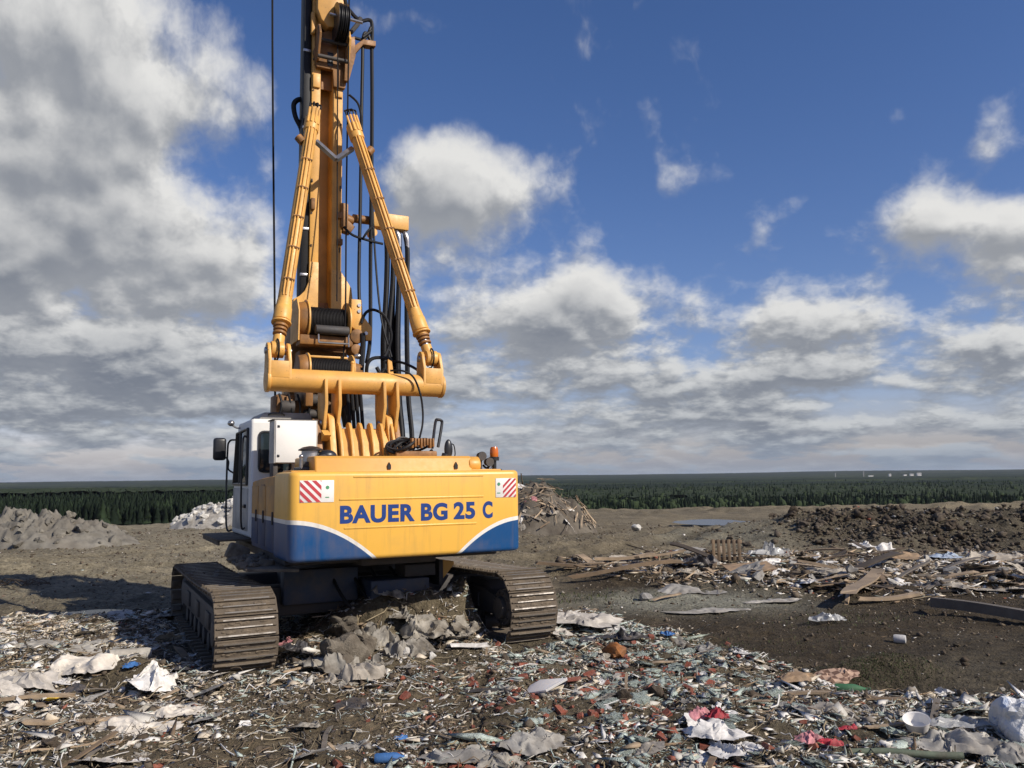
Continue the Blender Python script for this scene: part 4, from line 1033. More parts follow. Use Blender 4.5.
S = 6; prof = np.array([[.0, 1.0], [.42, .70], [.30, .66], [.78, .38], [.55, .34], [1.0, .10]])     # radius, height
prof_r = np.array([[.0, 1.0], [.55, .93], [.85, .75], [1.0, .52], [.85, .3], [.3, .15]])
ang = np.arange(S)*2*np.pi/S
vv = np.zeros((NT, len(prof), S, 3)); jit = g_.uniform(.72, 1.28, (NT, len(prof), S)); a0 = g_.uniform(0, 6.28, NT)
for q in range(len(prof)):
    pr = np.where(round_, prof_r[q, 0], prof[q, 0]); ph = np.where(round_, prof_r[q, 1], prof[q, 1])
    rad_ = (pr*wid)[:, None]*jit[:, q]
    vv[:, q, :, 0] = tx_[:, None]+rad_*np.cos(ang+a0[:, None]); vv[:, q, :, 1] = ty_[:, None]+rad_*np.sin(ang+a0[:, None])
    vv[:, q, :, 2] = (tz_+ph*hgt)[:, None]-(jit[:, q]-1)*hgt[:, None]*.05*(q > 0)
base_ = (np.arange(NT)*len(prof)*S)[:, None, None]
q, k = np.meshgrid(np.arange(len(prof)-1), np.arange(S), indexing='ij'); k2 = (k+1) % S
fq = np.stack([q*S+k, (q+1)*S+k, (q+1)*S+k2, q*S+k2], -1).reshape(1, -1, 4)+base_
mi = np.repeat(kind_, fq.shape[1])
fo = raw('forest', vv.reshape(-1, 3), fq.reshape(-1, 4), ['shaded_spruce', 'pine', 'birch'], False, None, mi)
tag(fo, 'dense dark conifer forest in the lowland beyond the plateau edge', kind='stuff')
# the canopy of the forest farther out, to the horizon
r2 = np.array(grow(880, 15000, 1.012)); a2 = np.radians(np.linspace(-60, 60, 700))
RG2, AG2 = np.meshgrid(r2, a2, indexing='ij'); A_2 = AG2; x2, y2 = RG2*np.sin(AG2), RG2*np.cos(AG2)
z2 = terrain(x2.ravel(), y2.ravel()).reshape(x2.shape)
fld = sstep(.12, .2, fbm(x2*.0011, y2*.0035, 3, 61)+.22*sstep(R(-8), R(-14), A_2)*sstep(1000, 1300, RG2)*sstep(4200, 2500, RG2))*sstep(1100, 1500, RG2)
z2 = z2+(10.5+2.5*fbm(x2*.02, y2*.02, 3, 62)+1.8*fbm(x2*.16, y2*.16, 2, 63))*(1-.75*fld)
n_r, n_a = x2.shape; i, j = np.meshgrid(np.arange(n_r-1), np.arange(n_a-1), indexing='ij')
f2 = np.stack([i*n_a+j, i*n_a+j+1, (i+1)*n_a+j+1, (i+1)*n_a+j], -1).reshape(-1, 4)
m, nt, b = nmat('far_canopy'); at_ = N(nt, 'ShaderNodeAttribute', attribute_name='soil'); n1 = noise(nt, .02, 6, .7); n2 = noise(nt, .15, 3, .7)
k = mixc(nt, 1.0, at_.outputs['Color'], ramp(nt, n1.outputs['Fac'], [(.3, (.55, .55, .55)), (.7, (1.4, 1.4, 1.4))]).outputs['Color'], 'MULTIPLY')
k = mixc(nt, 1.0, k, ramp(nt, n2.outputs['Fac'], [(.3, (.55, .55, .55)), (.7, (1.4, 1.4, 1.4))]).outputs['Color'], 'MULTIPLY')
nt.links.new(k, b.inputs['Base Color']); b.inputs['Roughness'].default_value = .95; b.inputs['Specular IOR Level'].default_value = .1
MAT['canopy'] = m
fc = raw('distant_forest', np.stack([x2, y2, z2], -1), f2, ['canopy'], True); tag(fc, 'flat forest country stretching to the horizon', kind='stuff')
patch = fbm(x2*.0006, y2*.0016, 4, 64)[..., None]; olive = sstep(0, .25, patch)
cl = np.array([.014, .023, .013])*(1-olive)+np.array([.030, .041, .019])*olive
cl = cl*(1-fld[..., None])+np.array([.075, .085, .035])*fld[..., None]
ca = fc.data.color_attributes.new('soil', 'FLOAT_COLOR', 'POINT'); ca.data.foreach_set('color', np.concatenate([cl, np.ones(cl.shape[:2]+(1,))], -1).astype(np.float32).ravel())
# the small town near the horizon on the right
for (px, y0_, wd, hh, lab) in ((915, 4600, 30, 21, 'white apartment block on the horizon, tallest and rightmost of the far town'), (907.5, 4650, 26, 15, 'white block joined low beside the tallest block of the far town'),
                          (886, 4500, 14, 17, 'narrow pale block standing alone between the far chimney and the white blocks'), (867, 4700, 34, 7, 'long low pale hall left in the far town below the horizon'), (901, 4900, 22, 8, 'low grey hall just left of the white blocks on the horizon')):
    xw = (px-512)/F_PX*y0_; zb = H(xw, y0_)+6
    d = bpy.data.objects.new('apartment_block', None); col.objects.link(d); d.location = (xw, y0_, zb); tag(d, lab, 'building', 'far town buildings')
    b = MB(); wd *= .75; hh *= .72; b.box((-wd/2, -6, 0), (wd/2, 6, hh+6), .2, 1); b.build('wall', 'farwhite' if 'farwhite' in MAT else 'whitefilm', d, 0)
    b = MB(); b.box((-wd/2-.4, -6.4, hh+6), (wd/2+.4, 6.4, hh+6.8)); b.build('roof', 'greyalu', d, 0)
    for k in range(max(2, int(hh/5))):
        b = MB(); b.box((-wd/2+1, -6.15, 9+k*4.5), (wd/2-1, -5.98, 10.6+k*4.5)); b.build('window_band', 'glass', d, 0)
for px, y0_, hh, lab in ((860, 4800, 30, 'thin grey chimney at the left end of the far town'), (832, 4300, 22, 'thin pale mast standing alone left of the far town')):
    xw = (px-512)/F_PX*y0_; b = MB(); zb = H(xw, y0_); b.cyl((0, 0, 0), (0, 0, hh+10), 3.2, 2.2, 16); b.cyl((0, 0, hh+8), (0, 0, hh+10.5), 2.6, n=16)
    o = b.build('chimney', 'greyalu'); o.location = (xw, y0_, zb); tag(o, lab, 'chimney')

# ------------------------------------------------------------------ the air between here and the horizon
m, nt, b = nmat('air'); nt.nodes.remove(b); pv = N(nt, 'ShaderNodeVolumePrincipled'); pv.inputs['Color'].default_value = (.80, .88, 1.0, 1); pv.inputs['Density'].default_value = 2.2e-5; pv.inputs['Anisotropy'].default_value = .2
nt.links.new(pv.outputs[0], [n for n in nt.nodes if n.type == 'OUTPUT_MATERIAL'][0].inputs['Volume']); m.cycles.homogeneous_volume = True if hasattr(m.cycles, 'homogeneous_volume') else False
MAT['air'] = m
b = MB(); b.box((-17500, -17500, -60), (17500, 17500, 48)); hz_ = b.build('haze', 'air', None, 0); tag(hz_, 'thin blue haze over the forest country', kind='stuff')
# ------------------------------------------------------------------ rubbish
def dm(name, c, rough=.7, var=.35, scale=7, dirt=.5, dirtc=(.13, .105, .08), bs=.15):
    m, nt, b = nmat(name)
    n1 = noise(nt, scale, 6, .65); n2 = noise(nt, scale*.35, 4, .6); n3 = noise(nt, scale*6, 3, .6)
    k = ramp(nt, n1.outputs['Fac'], [(.3, tuple(v*(1-var) for v in c)), (.68, tuple(min(1, v*(1+var*.6)) for v in c))]).outputs['Color']
    f = math_(nt, 'MULTIPLY', ramp(nt, n2.outputs['Fac'], [(.4, (0, 0, 0)), (.66, (1, 1, 1))]).outputs['Color'], dirt)
    k = mixc(nt, f, k, dirtc); oi = N(nt, 'ShaderNodeObjectInfo')
    k = mixc(nt, 1.0, k, ramp(nt, oi.outputs['Random'], [(0, (.78, .78, .79)), (1, (1.15, 1.13, 1.10))]).outputs['Color'], 'MULTIPLY')
    nt.links.new(k, b.inputs['Base Color']); b.inputs['Roughness'].default_value = rough; b.inputs['Specular IOR Level'].default_value = .3
    bump(nt, b, n3.outputs['Fac'], bs, .02); MAT[name] = m
for n_, c_, kw in (('sheet_white', (.72, .70, .66), dict(dirt=.3)), ('sheet_mud', (.34, .315, .265), dict(dirt=.9, scale=9, dirtc=(.10, .082, .060))), ('sheet_cream', (.60, .555, .48), dict(dirt=.3)), ('chip_white', (.74, .715, .66), dict(dirt=.12)), ('chip_grey', (.52, .50, .45), dict(dirt=.15)), ('chip_beige', (.62, .54, .42), dict(dirt=.15)), ('sheet_paleblue', (.42, .50, .60), dict(dirt=.3)), ('sheet_grey', (.34, .325, .29), {}), ('sheet_beige', (.46, .41, .33), {}), ('sheet_dark', (.045, .045, .05), dict(rough=.45)),
                   ('sheet_blue', (.05, .17, .42), dict(dirt=.2)), ('sheet_green', (.04, .15, .07), dict(dirt=.4)), ('pipe_green', (.10, .13, .09), dict(dirt=.6)), ('sheet_red', (.45, .035, .055), dict(dirt=.45)), ('sheet_pink', (.52, .22, .24), {}), ('sheet_yellow', (.68, .45, .04), dict(dirt=.2)),
                   ('wood_pale', (.38, .285, .185), dict(scale=5)), ('wood_brown', (.20, .14, .085), dict(scale=5)), ('wood_grey', (.19, .165, .135), dict(scale=5)), ('wood_dark', (.065, .052, .04), dict(scale=5)),
                   ('concrete', (.36, .345, .31), dict(bs=.4)), ('brick', (.255, .07, .04), dict(bs=.4, dirt=.3, dirtc=(.27, .22, .18))), ('wool', (.55, .64, .575), dict(scale=16, bs=1.0, var=.5, dirt=.35, dirtc=(.20, .18, .14))),
                   ('foam_rust', (.34, .13, .035), dict(bs=.5)), ('card', (.36, .245, .145), {}), ('cardpink', (.48, .30, .22), {}), ('clod', (.115, .092, .066), dict(rough=.95, bs=.6)), ('clod_dark', (.065, .049, .034), dict(rough=.95, bs=.6)), ('straw', (.33, .27, .17), {}),
                   ('pebble', (.25, .225, .19), dict(rough=.9)), ('rubblewhite', (.56, .545, .50), dict(bs=.4, dirt=.25)), ('twig', (.10, .075, .05), {})):
    dm(n_, c_, **kw)
m, nt, b = nmat('clear_plastic'); b.inputs['Base Color'].default_value = (.55, .55, .53, 1); b.inputs['Roughness'].default_value = .25; b.inputs['Alpha'].default_value = .55; n1 = noise(nt, 9, 4); bump(nt, b, n1.outputs['Fac'], .4, .02); MAT['clear'] = m
m, nt, b = nmat('printed_sack'); n1 = noise(nt, 3.2, 5, .7); n2 = noise(nt, 22, 4); k = mixc(nt, ramp(nt, n1.outputs['Fac'], [(.52, (0, 0, 0)), (.60, (1, 1, 1))]).outputs['Color'], (.62, .62, .61), (.36, .43, .56)); nt.links.new(k, b.inputs['Base Color']); b.inputs['Roughness'].default_value = .5; bump(nt, b, n2.outputs['Fac'], .5, .03); MAT['sack'] = m
# checked cardboard: pale and brown printed squares
m, nt, b = nmat('printed_card'); ck = N(nt, 'ShaderNodeTexChecker'); setin(ck, Scale=7.0); ck.inputs['Color1'].default_value = (.48, .32, .22, 1); ck.inputs['Color2'].default_value = (.17, .095, .06, 1)
tc = N(nt, 'ShaderNodeTexCoord'); nt.links.new(tc.outputs['Object'], ck.inputs['Vector']); nt.links.new(ck.outputs['Color'], b.inputs['Base Color']); b.inputs['Roughness'].default_value = .7; MAT['printed_card'] = m

g = np.random.default_rng(11)
def sheet_mesh(seed, mat, n=26, amp=.35, aspect=1.0, ragged=.3, curl=.0):
    """a crumpled sheet about 1 wide: ragged outline, folds and creases"""
    u = np.linspace(-1, 1, n); X_, Y2 = np.meshgrid(u, u, indexing='ij')
    s = seed*13.7
    r = np.hypot(X_, Y2); th = np.arctan2(Y2, X_)
    rim = 1-ragged*(.5+1.1*fbm(np.cos(th)*1.8+s, np.sin(th)*1.8, 5, seed, .65))
    # pull the square into the ragged outline
    sq = np.maximum(np.abs(X_), np.abs(Y2))/np.maximum(r, 1e-6)
    k = rim*sq; x = X_*k*.5*1.1; y = Y2*k*.5*1.1*aspect
    f1 = 1-np.abs(fbm(x*2.6+s, y*1.7, 3, seed+1, .5))*2.4; f2 = 1-np.abs(fbm(x*5.5+s, y*4.2, 3, seed+2))*2
    z = amp*(.42*np.maximum(f1-.25, 0)**1.3+.16*np.maximum(f2-.3, 0)+.30*np.maximum(fbm(x*1.7+s, y*1.7, 2, seed+3), -.1))
    f3 = 1-np.abs(fbm(x*13+s, y*11, 3, seed+8, .6))*2
    z = z+min(amp, .35)*(.07*np.maximum(f3-.1, 0)+.05*fbm(x*26, y*26+s, 2, seed+9))
    z = z*(1-.8*np.clip(r, 0, 1)**3)+curl*.4*np.clip(r-.6, 0, 1)*(.3+fbm(np.cos(th)*1.1, np.sin(th)*1.1+s, 2, seed+4))
    x = x+.10*fbm(x*4, y*4+s, 3, seed+5)*(1+amp); y = y+.10*fbm(x*4+9, y*4+s, 3, seed+6)*(1+amp)
    V = np.stack([x, y, z-.015], -1).reshape(-1, 3)
    i, j = np.meshgrid(np.arange(n-1), np.arange(n-1), indexing='ij')
    Fq = np.stack([i*n+j, (i+1)*n+j, (i+1)*n+j+1, i*n+j+1], -1).reshape(-1, 4)
    me = raw('t', V, Fq, [mat], True); d = me.data; bpy.data.objects.remove(me); d.set_sharp_from_angle(angle=R(38)); return d
def chunk_mesh(seed, mat, sub=2, rough_=.35, flat=.75, boxy=.5):
    r_ = random.Random(seed); t = bmesh.new(); bmesh.ops.create_icosphere(t, subdivisions=sub, radius=.5)
    s = seed*7.3
    cuts = [(Vector((r_.gauss(0, 1), r_.gauss(0, 1), r_.gauss(0, 1))).normalized(), r_.uniform(.22, .42)) for _ in range(9)]
    for v in t.verts:
        for (nn, d) in cuts:
            e = v.co.dot(nn)-d
            if e > 0: v.co -= nn*e*boxy*1.9
        c = v.co; k = float(fbm(np.array([c.x*3+s]), np.array([c.y*3+c.z*2.3]), 3, seed)[0]); v.co = c*(1+rough_*k); v.co.z *= flat
    b = MB(); b.merge(t); return b.mesh('chunk', mat, 25)
def brick_mesh(seed):
    r_ = random.Random(seed); L_ = r_.choice([.5, .7, 1.0, .6]); t = bmesh.new(); pts = []
    for sx_ in (-1, 1):
        for sy in (-1, 1):
            for sz in (-1, 1):
                c = Vector((sx_*L_*.5, sy*.24, sz*.14)); k = r_.random()
                if k < .5: pts.append(c*(1-.04*r_.random()))
                else:
                    for ax in range(3):
                        q = c.copy(); q[ax] *= r_.uniform(.2, .8); pts.append(q)
    vs_ = [t.verts.new(p) for p in pts]; h_ = bmesh.ops.convex_hull(t, input=vs_)
    for v in [v for v in t.verts if not v.link_faces]: t.verts.remove(v)
    b = MB(); b.merge(t); return b.mesh('brick', 'brick', 0)
def plank_mesh(seed, mat, w_=.09, t_=.022, L_=1.0, warp=.03):
    """a weathered board with splintered ends, 1 long"""
    r_ = random.Random(seed); t = bmesh.new(); n = 9; rings = []
    ph = r_.random()*6
    for k in range(n):
        f = k/(n-1)-.5
        cx = f*L_; cy = warp*math.sin(f*3+ph)*L_; cz = warp*.8*math.cos(f*4+ph)*L_; tw = .25*warp*10*f
        q = []
        for (yy, zz) in ((-1, -1), (1, -1), (1, 1), (-1, 1)):
            e = r_.uniform(-.07, .07)*L_ if k in (0, n-1) else 0
            y = yy*w_*.5; z = zz*t_*.5
            q.append(t.verts.new((cx+e, cy+y*math.cos(tw)-z*math.sin(tw), cz+y*math.sin(tw)+z*math.cos(tw))))
        rings.append(q)
    for A, B in zip(rings, rings[1:]):
        for k in range(4): t.faces.new((A[k], A[(k+1) % 4], B[(k+1) % 4], B[k]))
    t.faces.new(rings[0][::-1]); t.faces.new(rings[-1]); bmesh.ops.recalc_face_normals(t, faces=t.faces[:])
    b = MB(); b.merge(t); return b.mesh('plank', mat, 0)
def tuft_mesh(seed):
    """a torn tuft of mineral wool: matted body with loose fibres"""
    r_ = random.Random(seed); t = bmesh.new(); bmesh.ops.create_icosphere(t, subdivisions=3, radius=.5); s = seed*5.1
    for v in t.verts:
        c = v.co.copy(); k = float(fbm(np.array([c.x*5+s]), np.array([c.y*5+c.z*6]), 5, seed, .8)[0]); v.co = Vector((c.x, c.y, c.z*.36))*(1+1.15*k)
    for k in range(60):
        a = r_.random()*6.28; q = r_.uniform(.1, .62); p = Vector((q*math.cos(a), q*math.sin(a), r_.uniform(.0, .2))); d = Vector((r_.gauss(0, 1), r_.gauss(0, 1), r_.gauss(.3, .6))).normalized()*r_.uniform(.06, .2); e = d.cross(Vector((0, 0, 1))).normalized()*.012
        m1 = p+d*.55+Vector((0, 0, .05))
        v_ = [t.verts.new(x) for x in (p-e, p+e, m1+e, m1-e)]; t.faces.new(v_); v2 = [t.verts.new(x) for x in (p+d+e*.3-Vector((0, 0, .03)), p+d-e*.3-Vector((0, 0, .03)))]; t.faces.new((v_[3], v_[2], v2[0], v2[1]))
    b = MB(); b.merge(t); return b.mesh('tuft', 'wool', 50)
def put(name, me, p, s=1, rz=0, tilt=(0, 0), lift=0, label=None, cat=None, group=None):
    o = bpy.data.objects.new(name, me); col.objects.link(o)
    o.location = (p[0], p[1], p[2]+lift); o.rotation_euler = (tilt[0], tilt[1], rz)
    o.scale = (s, s, s) if not isinstance(s, (tuple, list)) else s
    return tag(o, label, cat, group)

# --- the loose fine rubbish: one mass nobody could count
def crumbs(name, label, x, y, size, shape, mi, mats, lift=0):
    n = len(x); z = terrain(x, y)
    o8 = np.array([[1, 0, 0], [-1, 0, 0], [0, 1, 0], [0, -1, 0], [0, 0, 1], [0, 0, -1]], float)
    v = o8[None]*shape[:, None, :]*size[:, None, None]*g.uniform(.6, 1.3, (n, 6, 1))
    v[:, :, :] += g.normal(0, .18, (n, 6, 3))*size[:, None, None]*np.minimum(shape[:, None, :], .6)
    a = g.uniform(0, 6.28, n); tl = g.normal(0, .45, n); ta = g.uniform(0, 6.28, n)
    ca_, sa_ = np.cos(tl)[:, None], np.sin(tl)[:, None]
    yy = v[:, :, 1]*ca_-v[:, :, 2]*sa_; zz = v[:, :, 1]*sa_+v[:, :, 2]*ca_; xx = v[:, :, 0]
    tl2 = g.normal(0, .25, n); c2, s2 = np.cos(tl2)[:, None], np.sin(tl2)[:, None]
    xx, zz = xx*c2-zz*s2, xx*s2+zz*c2
    c3, s3 = np.cos(a)[:, None], np.sin(a)[:, None]
    X_ = xx*c3-yy*s3+x[:, None]; Y2 = xx*s3+yy*c3+y[:, None]; Z_ = zz+z[:, None]+(size*shape[:, 2]*.45)[:, None]+lift
    f8 = np.array([[0, 2, 4], [2, 1, 4], [1, 3, 4], [3, 0, 4], [2, 0, 5], [1, 2, 5], [3, 1, 5], [0, 3, 5]])
    Fq = (f8[None]+(np.arange(n)*6)[:, None, None]).reshape(-1, 3)
    return tag(raw(name, np.stack([X_, Y2, Z_], -1), Fq, mats, False, None, np.repeat(mi, 8)), label, kind='stuff')
def scatter(n, x0, x1, y0, y1, mask, power=1.0):
    xs, ys = [], []; c = 0
    while c < n:
        x = g.uniform(x0, x1, n*2); y = g.uniform(y0, y1, n*2); k = g.random(n*2) < mask(x, y)**power
        xs.append(x[k]); ys.append(y[k]); c += k.sum()
    return np.concatenate(xs)[:n], np.concatenate(ys)[:n]
CM = ['pebble', 'clod', 'chip_grey', 'chip_beige', 'chip_white', 'brick', 'wool', 'wood_pale', 'wood_brown', 'clod_dark', 'sheet_dark', 'concrete']
def kinds(probs): p = np.array(probs, float); return p/p.sum()
def shapes(mi):
    n = len(mi); s = np.ones((n, 3)); s[:, 1] = g.uniform(.5, 1, n); s[:, 2] = g.uniform(.35, .8, n)
    fl = np.isin(mi, [2, 3, 4, 10]); s[fl, 2] = g.uniform(.04, .16, fl.sum()); s[fl, 0] = g.uniform(.9, 1.9, fl.sum()); s[fl, 1] = g.uniform(.3, 1, fl.sum())
    wd = np.isin(mi, [7, 8]); s[wd, 0] = g.uniform(1.6, 3.6, wd.sum()); s[wd, 1] = g.uniform(.14, .4, wd.sum()); s[wd, 2] = g.uniform(.1, .25, wd.sum())
    pk = np.isin(mi, [0, 5, 11]); s[pk, 2] = g.uniform(.2, .5, pk.sum()); s[pk, 1] = g.uniform(.4, .8, pk.sum()); wl = mi == 6; s[wl, 0] = g.uniform(1.1, 2.4, wl.sum()); s[wl, 1] = g.uniform(.25, .8, wl.sum()); s[wl, 2] = g.uniform(.08, .25, wl.sum())
    return s
def nottrack(x, y):
    lx, ly = mloc(x, y); k = np.ones_like(x)
    for tx in (-1.945, 1.625): k *= 1-((np.abs(lx-tx) < .40) & (np.abs(ly+.1) < 2.85))
    return k
xs, ys = scatter(120000, -9.5, 6.5, 5.0, 14.5, lambda x, y: carpet_mask(x, y)*nottrack(x, y)*(.12+.88*sstep(-.18, .12, fbm(x*1.2, y*1.2, 4, 77)+.22*(x > -.3)+.05)))
brickness = np.exp(-((xs-.7)/1.5)**2-((ys-8.6)/2.0)**2); leftness = sstep(-2.2, -3.8, xs+fbm(xs*.5, ys*.5, 2, 71)); mid = np.exp(-((xs+1.9)/1.1)**2-((ys-7.4)/1.6)**2)
rightn = sstep(.2, 2.0, xs)
base_p = np.array([3.5, 5, 4.2, 4.4, 2.6, .6, 1.8, 2.6, 2.0, 5, .5, 1.6])
Pm = np.tile(base_p, (len(xs), 1)); Pm[:, 5] += brickness*3.6; Pm[:, 6] += (brickness*.9+rightn)*13; Pm[:, [2, 3, 4]] += leftness[:, None]*np.array([4, 5.5, 3]); Pm[:, 7] += leftness*1.4; Pm[:, 0] += mid*5; Pm[:, 9] += mid*7; Pm[:, 1] += mid*7; Pm[:, [2, 3, 4]] += rightn[:, None]*np.array([5, 3.5, 3]); Pm[:, 11] += brickness*2
for c_ in range(12): Pm[:, c_] *= np.exp((3.2 if c_ in (5, 6, 7, 9) else 2.4)*fbm(xs*(.9+.07*c_)+c_*5.1, ys*(.9+.07*c_), 3, 300+c_))
Pm /= Pm.sum(1, keepdims=True); mi = (np.cumsum(Pm, 1) < g.random((len(xs), 1))).sum(1).clip(0, 11)
sz = g.lognormal(math.log(.0142), .72, len(xs)).clip(.005, .10); sz = sz*(1-.35*mid); sz = np.where(np.isin(mi, [0, 1, 9, 11]), sz*.75, sz); sz = np.where(np.isin(mi, [2, 3, 4, 6]), sz*1.25, sz)
crumbs('fine_rubbish', 'fine carpet of mixed rubbish crumbs in front of the rig', xs, ys, sz, shapes(mi), mi, CM)
xs, ys = scatter(24000, 1, 24, 13, 22.5, strip_mask)
Pm = kinds([2.5, 2.5, 3, 5, 2.4, .35, .5, 6, 4, 2, .5, 2]); mi = g.choice(12, len(xs), p=Pm); sz = g.lognormal(math.log(.042), .55, len(xs)).clip(.015, .15)
crumbs('strip_rubbish', 'mixed rubbish crumbs in the strip before the soil bank', xs, ys, sz, shapes(mi), mi, CM)
# sparse crumbs on the open soil
xs, ys = scatter(36000, -24, 26, 5.5, 44, lambda x, y: (1-carpet_mask(x, y))*(1-strip_mask(x, y))*sstep(50, 6, y)*nottrack(x, y))
mi = g.choice(12, len(xs), p=kinds([4, 9, .8, .7, .45, .1, .05, .6, 1.0, 8, .05, .7])); sz = g.lognormal(math.log(.016), .5, len(xs)).clip(.006, .06)*(.55+ys*.035)
crumbs('soil_crumbs', 'clods and crumbs scattered over the open soil', xs, ys, sz, shapes(mi), mi, CM)
# clods on the bank and at the plateau edge
def bankmask(x, y):
    bx = np.interp(x, [p[0] for p in BANK], [p[1] for p in BANK]); s = y-bx
    return (.08*sstep(5.5, 7, x)+.92*sstep(8.2, 10.2, x))*sstep(-4, -2.5, s)*sstep(3.5, 1.5, s)*(.25+.75*sstep(-.15, .3, fbm(x*.8, y*.8, 3, 88)))
xs, ys = scatter(12000, 5, 34, 20, 31, bankmask)
mi = g.choice(12, len(xs), p=kinds([1.2, 5, .35, .3, .22, .03, 0.01, .15, .3, 9, .01, .4])); sz = g.lognormal(math.log(.045), .6, len(xs)).clip(.015, .18)
crumbs('bank_clods', 'dark clods on the lumpy soil bank', xs, ys, sz, shapes(mi), mi, CM)

# tangled strips, twigs and threads among the rubbish
def threads(n, mask, x0, x1, y0, y1, l0, l1, name, label, pr):
    xs, ys = scatter(n, x0, x1, y0, y1, mask); K = 5
    a = g.uniform(0, 6.28, n); L_ = g.lognormal(math.log(l0), .6, n).clip(l0*.4, l1); w_ = g.uniform(.0015, .006, n)*(1+L_*1.2)
    bend = g.normal(0, .6, n); t = np.linspace(-.5, .5, K)
    ang = a[:, None]+bend[:, None]*t[None]
    px_ = xs[:, None]+np.cumsum(np.cos(ang)*L_[:, None]/K, 1); py_ = ys[:, None]+np.cumsum(np.sin(ang)*L_[:, None]/K, 1)
    zz = terrain(px_.ravel(), py_.ravel()).reshape(px_.shape); zz = np.maximum(zz, .5*zz+.5*zz.mean(1, keepdims=True))+.012+g.uniform(0, .05, (n, 1))*np.abs(g.normal(0, .7, (n, K)))
    nx, ny = -np.sin(ang)*w_[:, None], np.cos(ang)*w_[:, None]
    ring = np.stack([np.stack([px_+nx, py_+ny, zz], -1), np.stack([px_, py_, zz+w_[:, None]*1.2], -1), np.stack([px_-nx, py_-ny, zz], -1)], 2)   # n,K,3,3
    f_ = []
    for k in range(K-1):
        for q in range(3):
            q2 = (q+1) % 3; f_.append([k*3+q, k*3+q2, (k+1)*3+q2, (k+1)*3+q])
    f_ = np.array(f_)[None]+(np.arange(n)*K*3)[:, None, None]
    mi = np.repeat(g.choice(len(pr), n, p=kinds(pr)), f_.shape[1])
    return tag(raw(name, ring.reshape(-1, 3), f_.reshape(-1, 4), ['twig', 'straw', 'chip_white', 'wood_brown', 'chip_grey', 'sheet_dark', 'wool'], False, None, mi), label, kind='stuff')
threads(6500, lambda x, y: carpet_mask(x, y)*nottrack(x, y), -9, 6.5, 5.2, 14, .13, .7, 'tangled_litter', 'twigs, straw and thin torn strips tangled in the near rubbish', [3, 4.5, 1.4, 2.5, 1.2, .5, 1.2])
threads(2600, strip_mask, 1, 22, 13, 22, .3, 1.4, 'strip_litter', 'twigs and thin laths tangled in the far rubbish strip', [3, 4, 1.5, 3, 1, .4, .1])
# --- libraries
SH = {c: [sheet_mesh(100+k+31*q, c, 30, .20+.06*k, .95-.12*k, .3+.05*k, .08) for k in range(5)] for q, c in enumerate(('sheet_white', 'sheet_grey', 'sheet_beige', 'sheet_dark', 'sheet_blue', 'sheet_red', 'sheet_pink', 'sheet_mud', 'sheet_cream'))}
PL = {c: [plank_mesh(40+k+7*q, c, [.06, .085, .12, .04][k], [.018, .016, .014, .03][k]) for k in range(4)] for q, c in enumerate(('wood_pale', 'wood_brown', 'wood_grey', 'wood_dark'))}
BR = [brick_mesh(k) for k in range(8)]; CH = [chunk_mesh(k, 'concrete', 2, .5, .6, .75) for k in range(6)]; WH = [chunk_mesh(20+k, 'rubblewhite', 1, .3, .8, .6) for k in range(6)]
CL = [chunk_mesh(40+k, 'clod_dark' if k > 1 else 'clod', 3, .9, .7, .35) for k in range(4)]; TU = [tuft_mesh(k) for k in range(12)]
def many(name, meshes, n, x0, x1, y0, y1, mask, smin, smax, label, cat, group, lift=.1, tilt=.3, power=1.5, near=None):
    xs, ys = scatter(n, x0, x1, y0, y1, mask, power); zs = terrain(xs, ys)
    for k in range(n):
        s = smin+(smax-smin)*rnd.random()**2
        put(name, meshes[rnd.randrange(len(meshes))], (xs[k], ys[k], zs[k]), s if name not in ('wool_tuft', 'rag', 'plastic_scrap') else (s*rnd.uniform(.6, 1.5), s*rnd.uniform(.6, 1.3), s*rnd.uniform(.5, 1.1)), rnd.uniform(0, 6.28), (rnd.gauss(0, tilt), rnd.gauss(0, tilt)), lift*s, label, cat, group)
cmask = lambda x, y: carpet_mask(x, y)*nottrack(x, y)
bmask = lambda x, y: cmask(x, y)*np.exp(-((x-.75)/1.35)**2-((y-8.7)/1.9)**2)
rmask = lambda x, y: cmask(x, y)*sstep(-.3, 1.2, x)
lmask = lambda x, y: cmask(x, y)*sstep(-2.6, -3.8, x+fbm(x, y, 2, 3)*.8)
VIEW = lambda x, y: (np.abs(x) < y*.66+.3)
vm = lambda f: (lambda x, y: f(x, y)*VIEW(x, y))
many('brick_fragment', BR, 200, -3, 4.5, 5.8, 12.5, vm(bmask), .05, .155, 'broken red brick fragment lying in the wool and rubble in front of the rig', 'brick', 'red brick fragments', .13, .4, 1.0)
many('wool_tuft', TU, 200, -1.5, 5, 5.8, 12, vm(lambda x, y: rmask(x, y)*np.exp(-((x-1.5)/1.8)**2)), .06, .19, 'torn tuft of grey-green insulation wool lying among the brick rubble', 'insulation', 'insulation tufts', .08, .2, 1.0)
many('concrete_lump', CH, 60, -7, 5.5, 5.8, 13.4, vm(cmask), .04, .15, 'small pale concrete lump in the carpet of rubbish before the rig', 'rubble lump', 'concrete lumps near', .2, .4, 1.0)
many('plastic_scrap', SH['sheet_grey']+SH['sheet_mud'], 170, -7, 5.5, 5.8, 13.4, vm(cmask), .10, .48, 'crumpled grey plastic scrap in the carpet of rubbish before the rig', 'plastic scrap', 'grey plastic scraps near', .02, .18)
many('paper_scrap', SH['sheet_white'], 130, -7, 5.5, 5.8, 13.4, vm(lambda x, y: rmask(x, y)+lmask(x, y)+.15*cmask(x, y)), .07, .30, 'small crumpled white paper scrap in the carpet of rubbish before the rig', 'paper scrap', 'white paper scraps near', .03, .25)
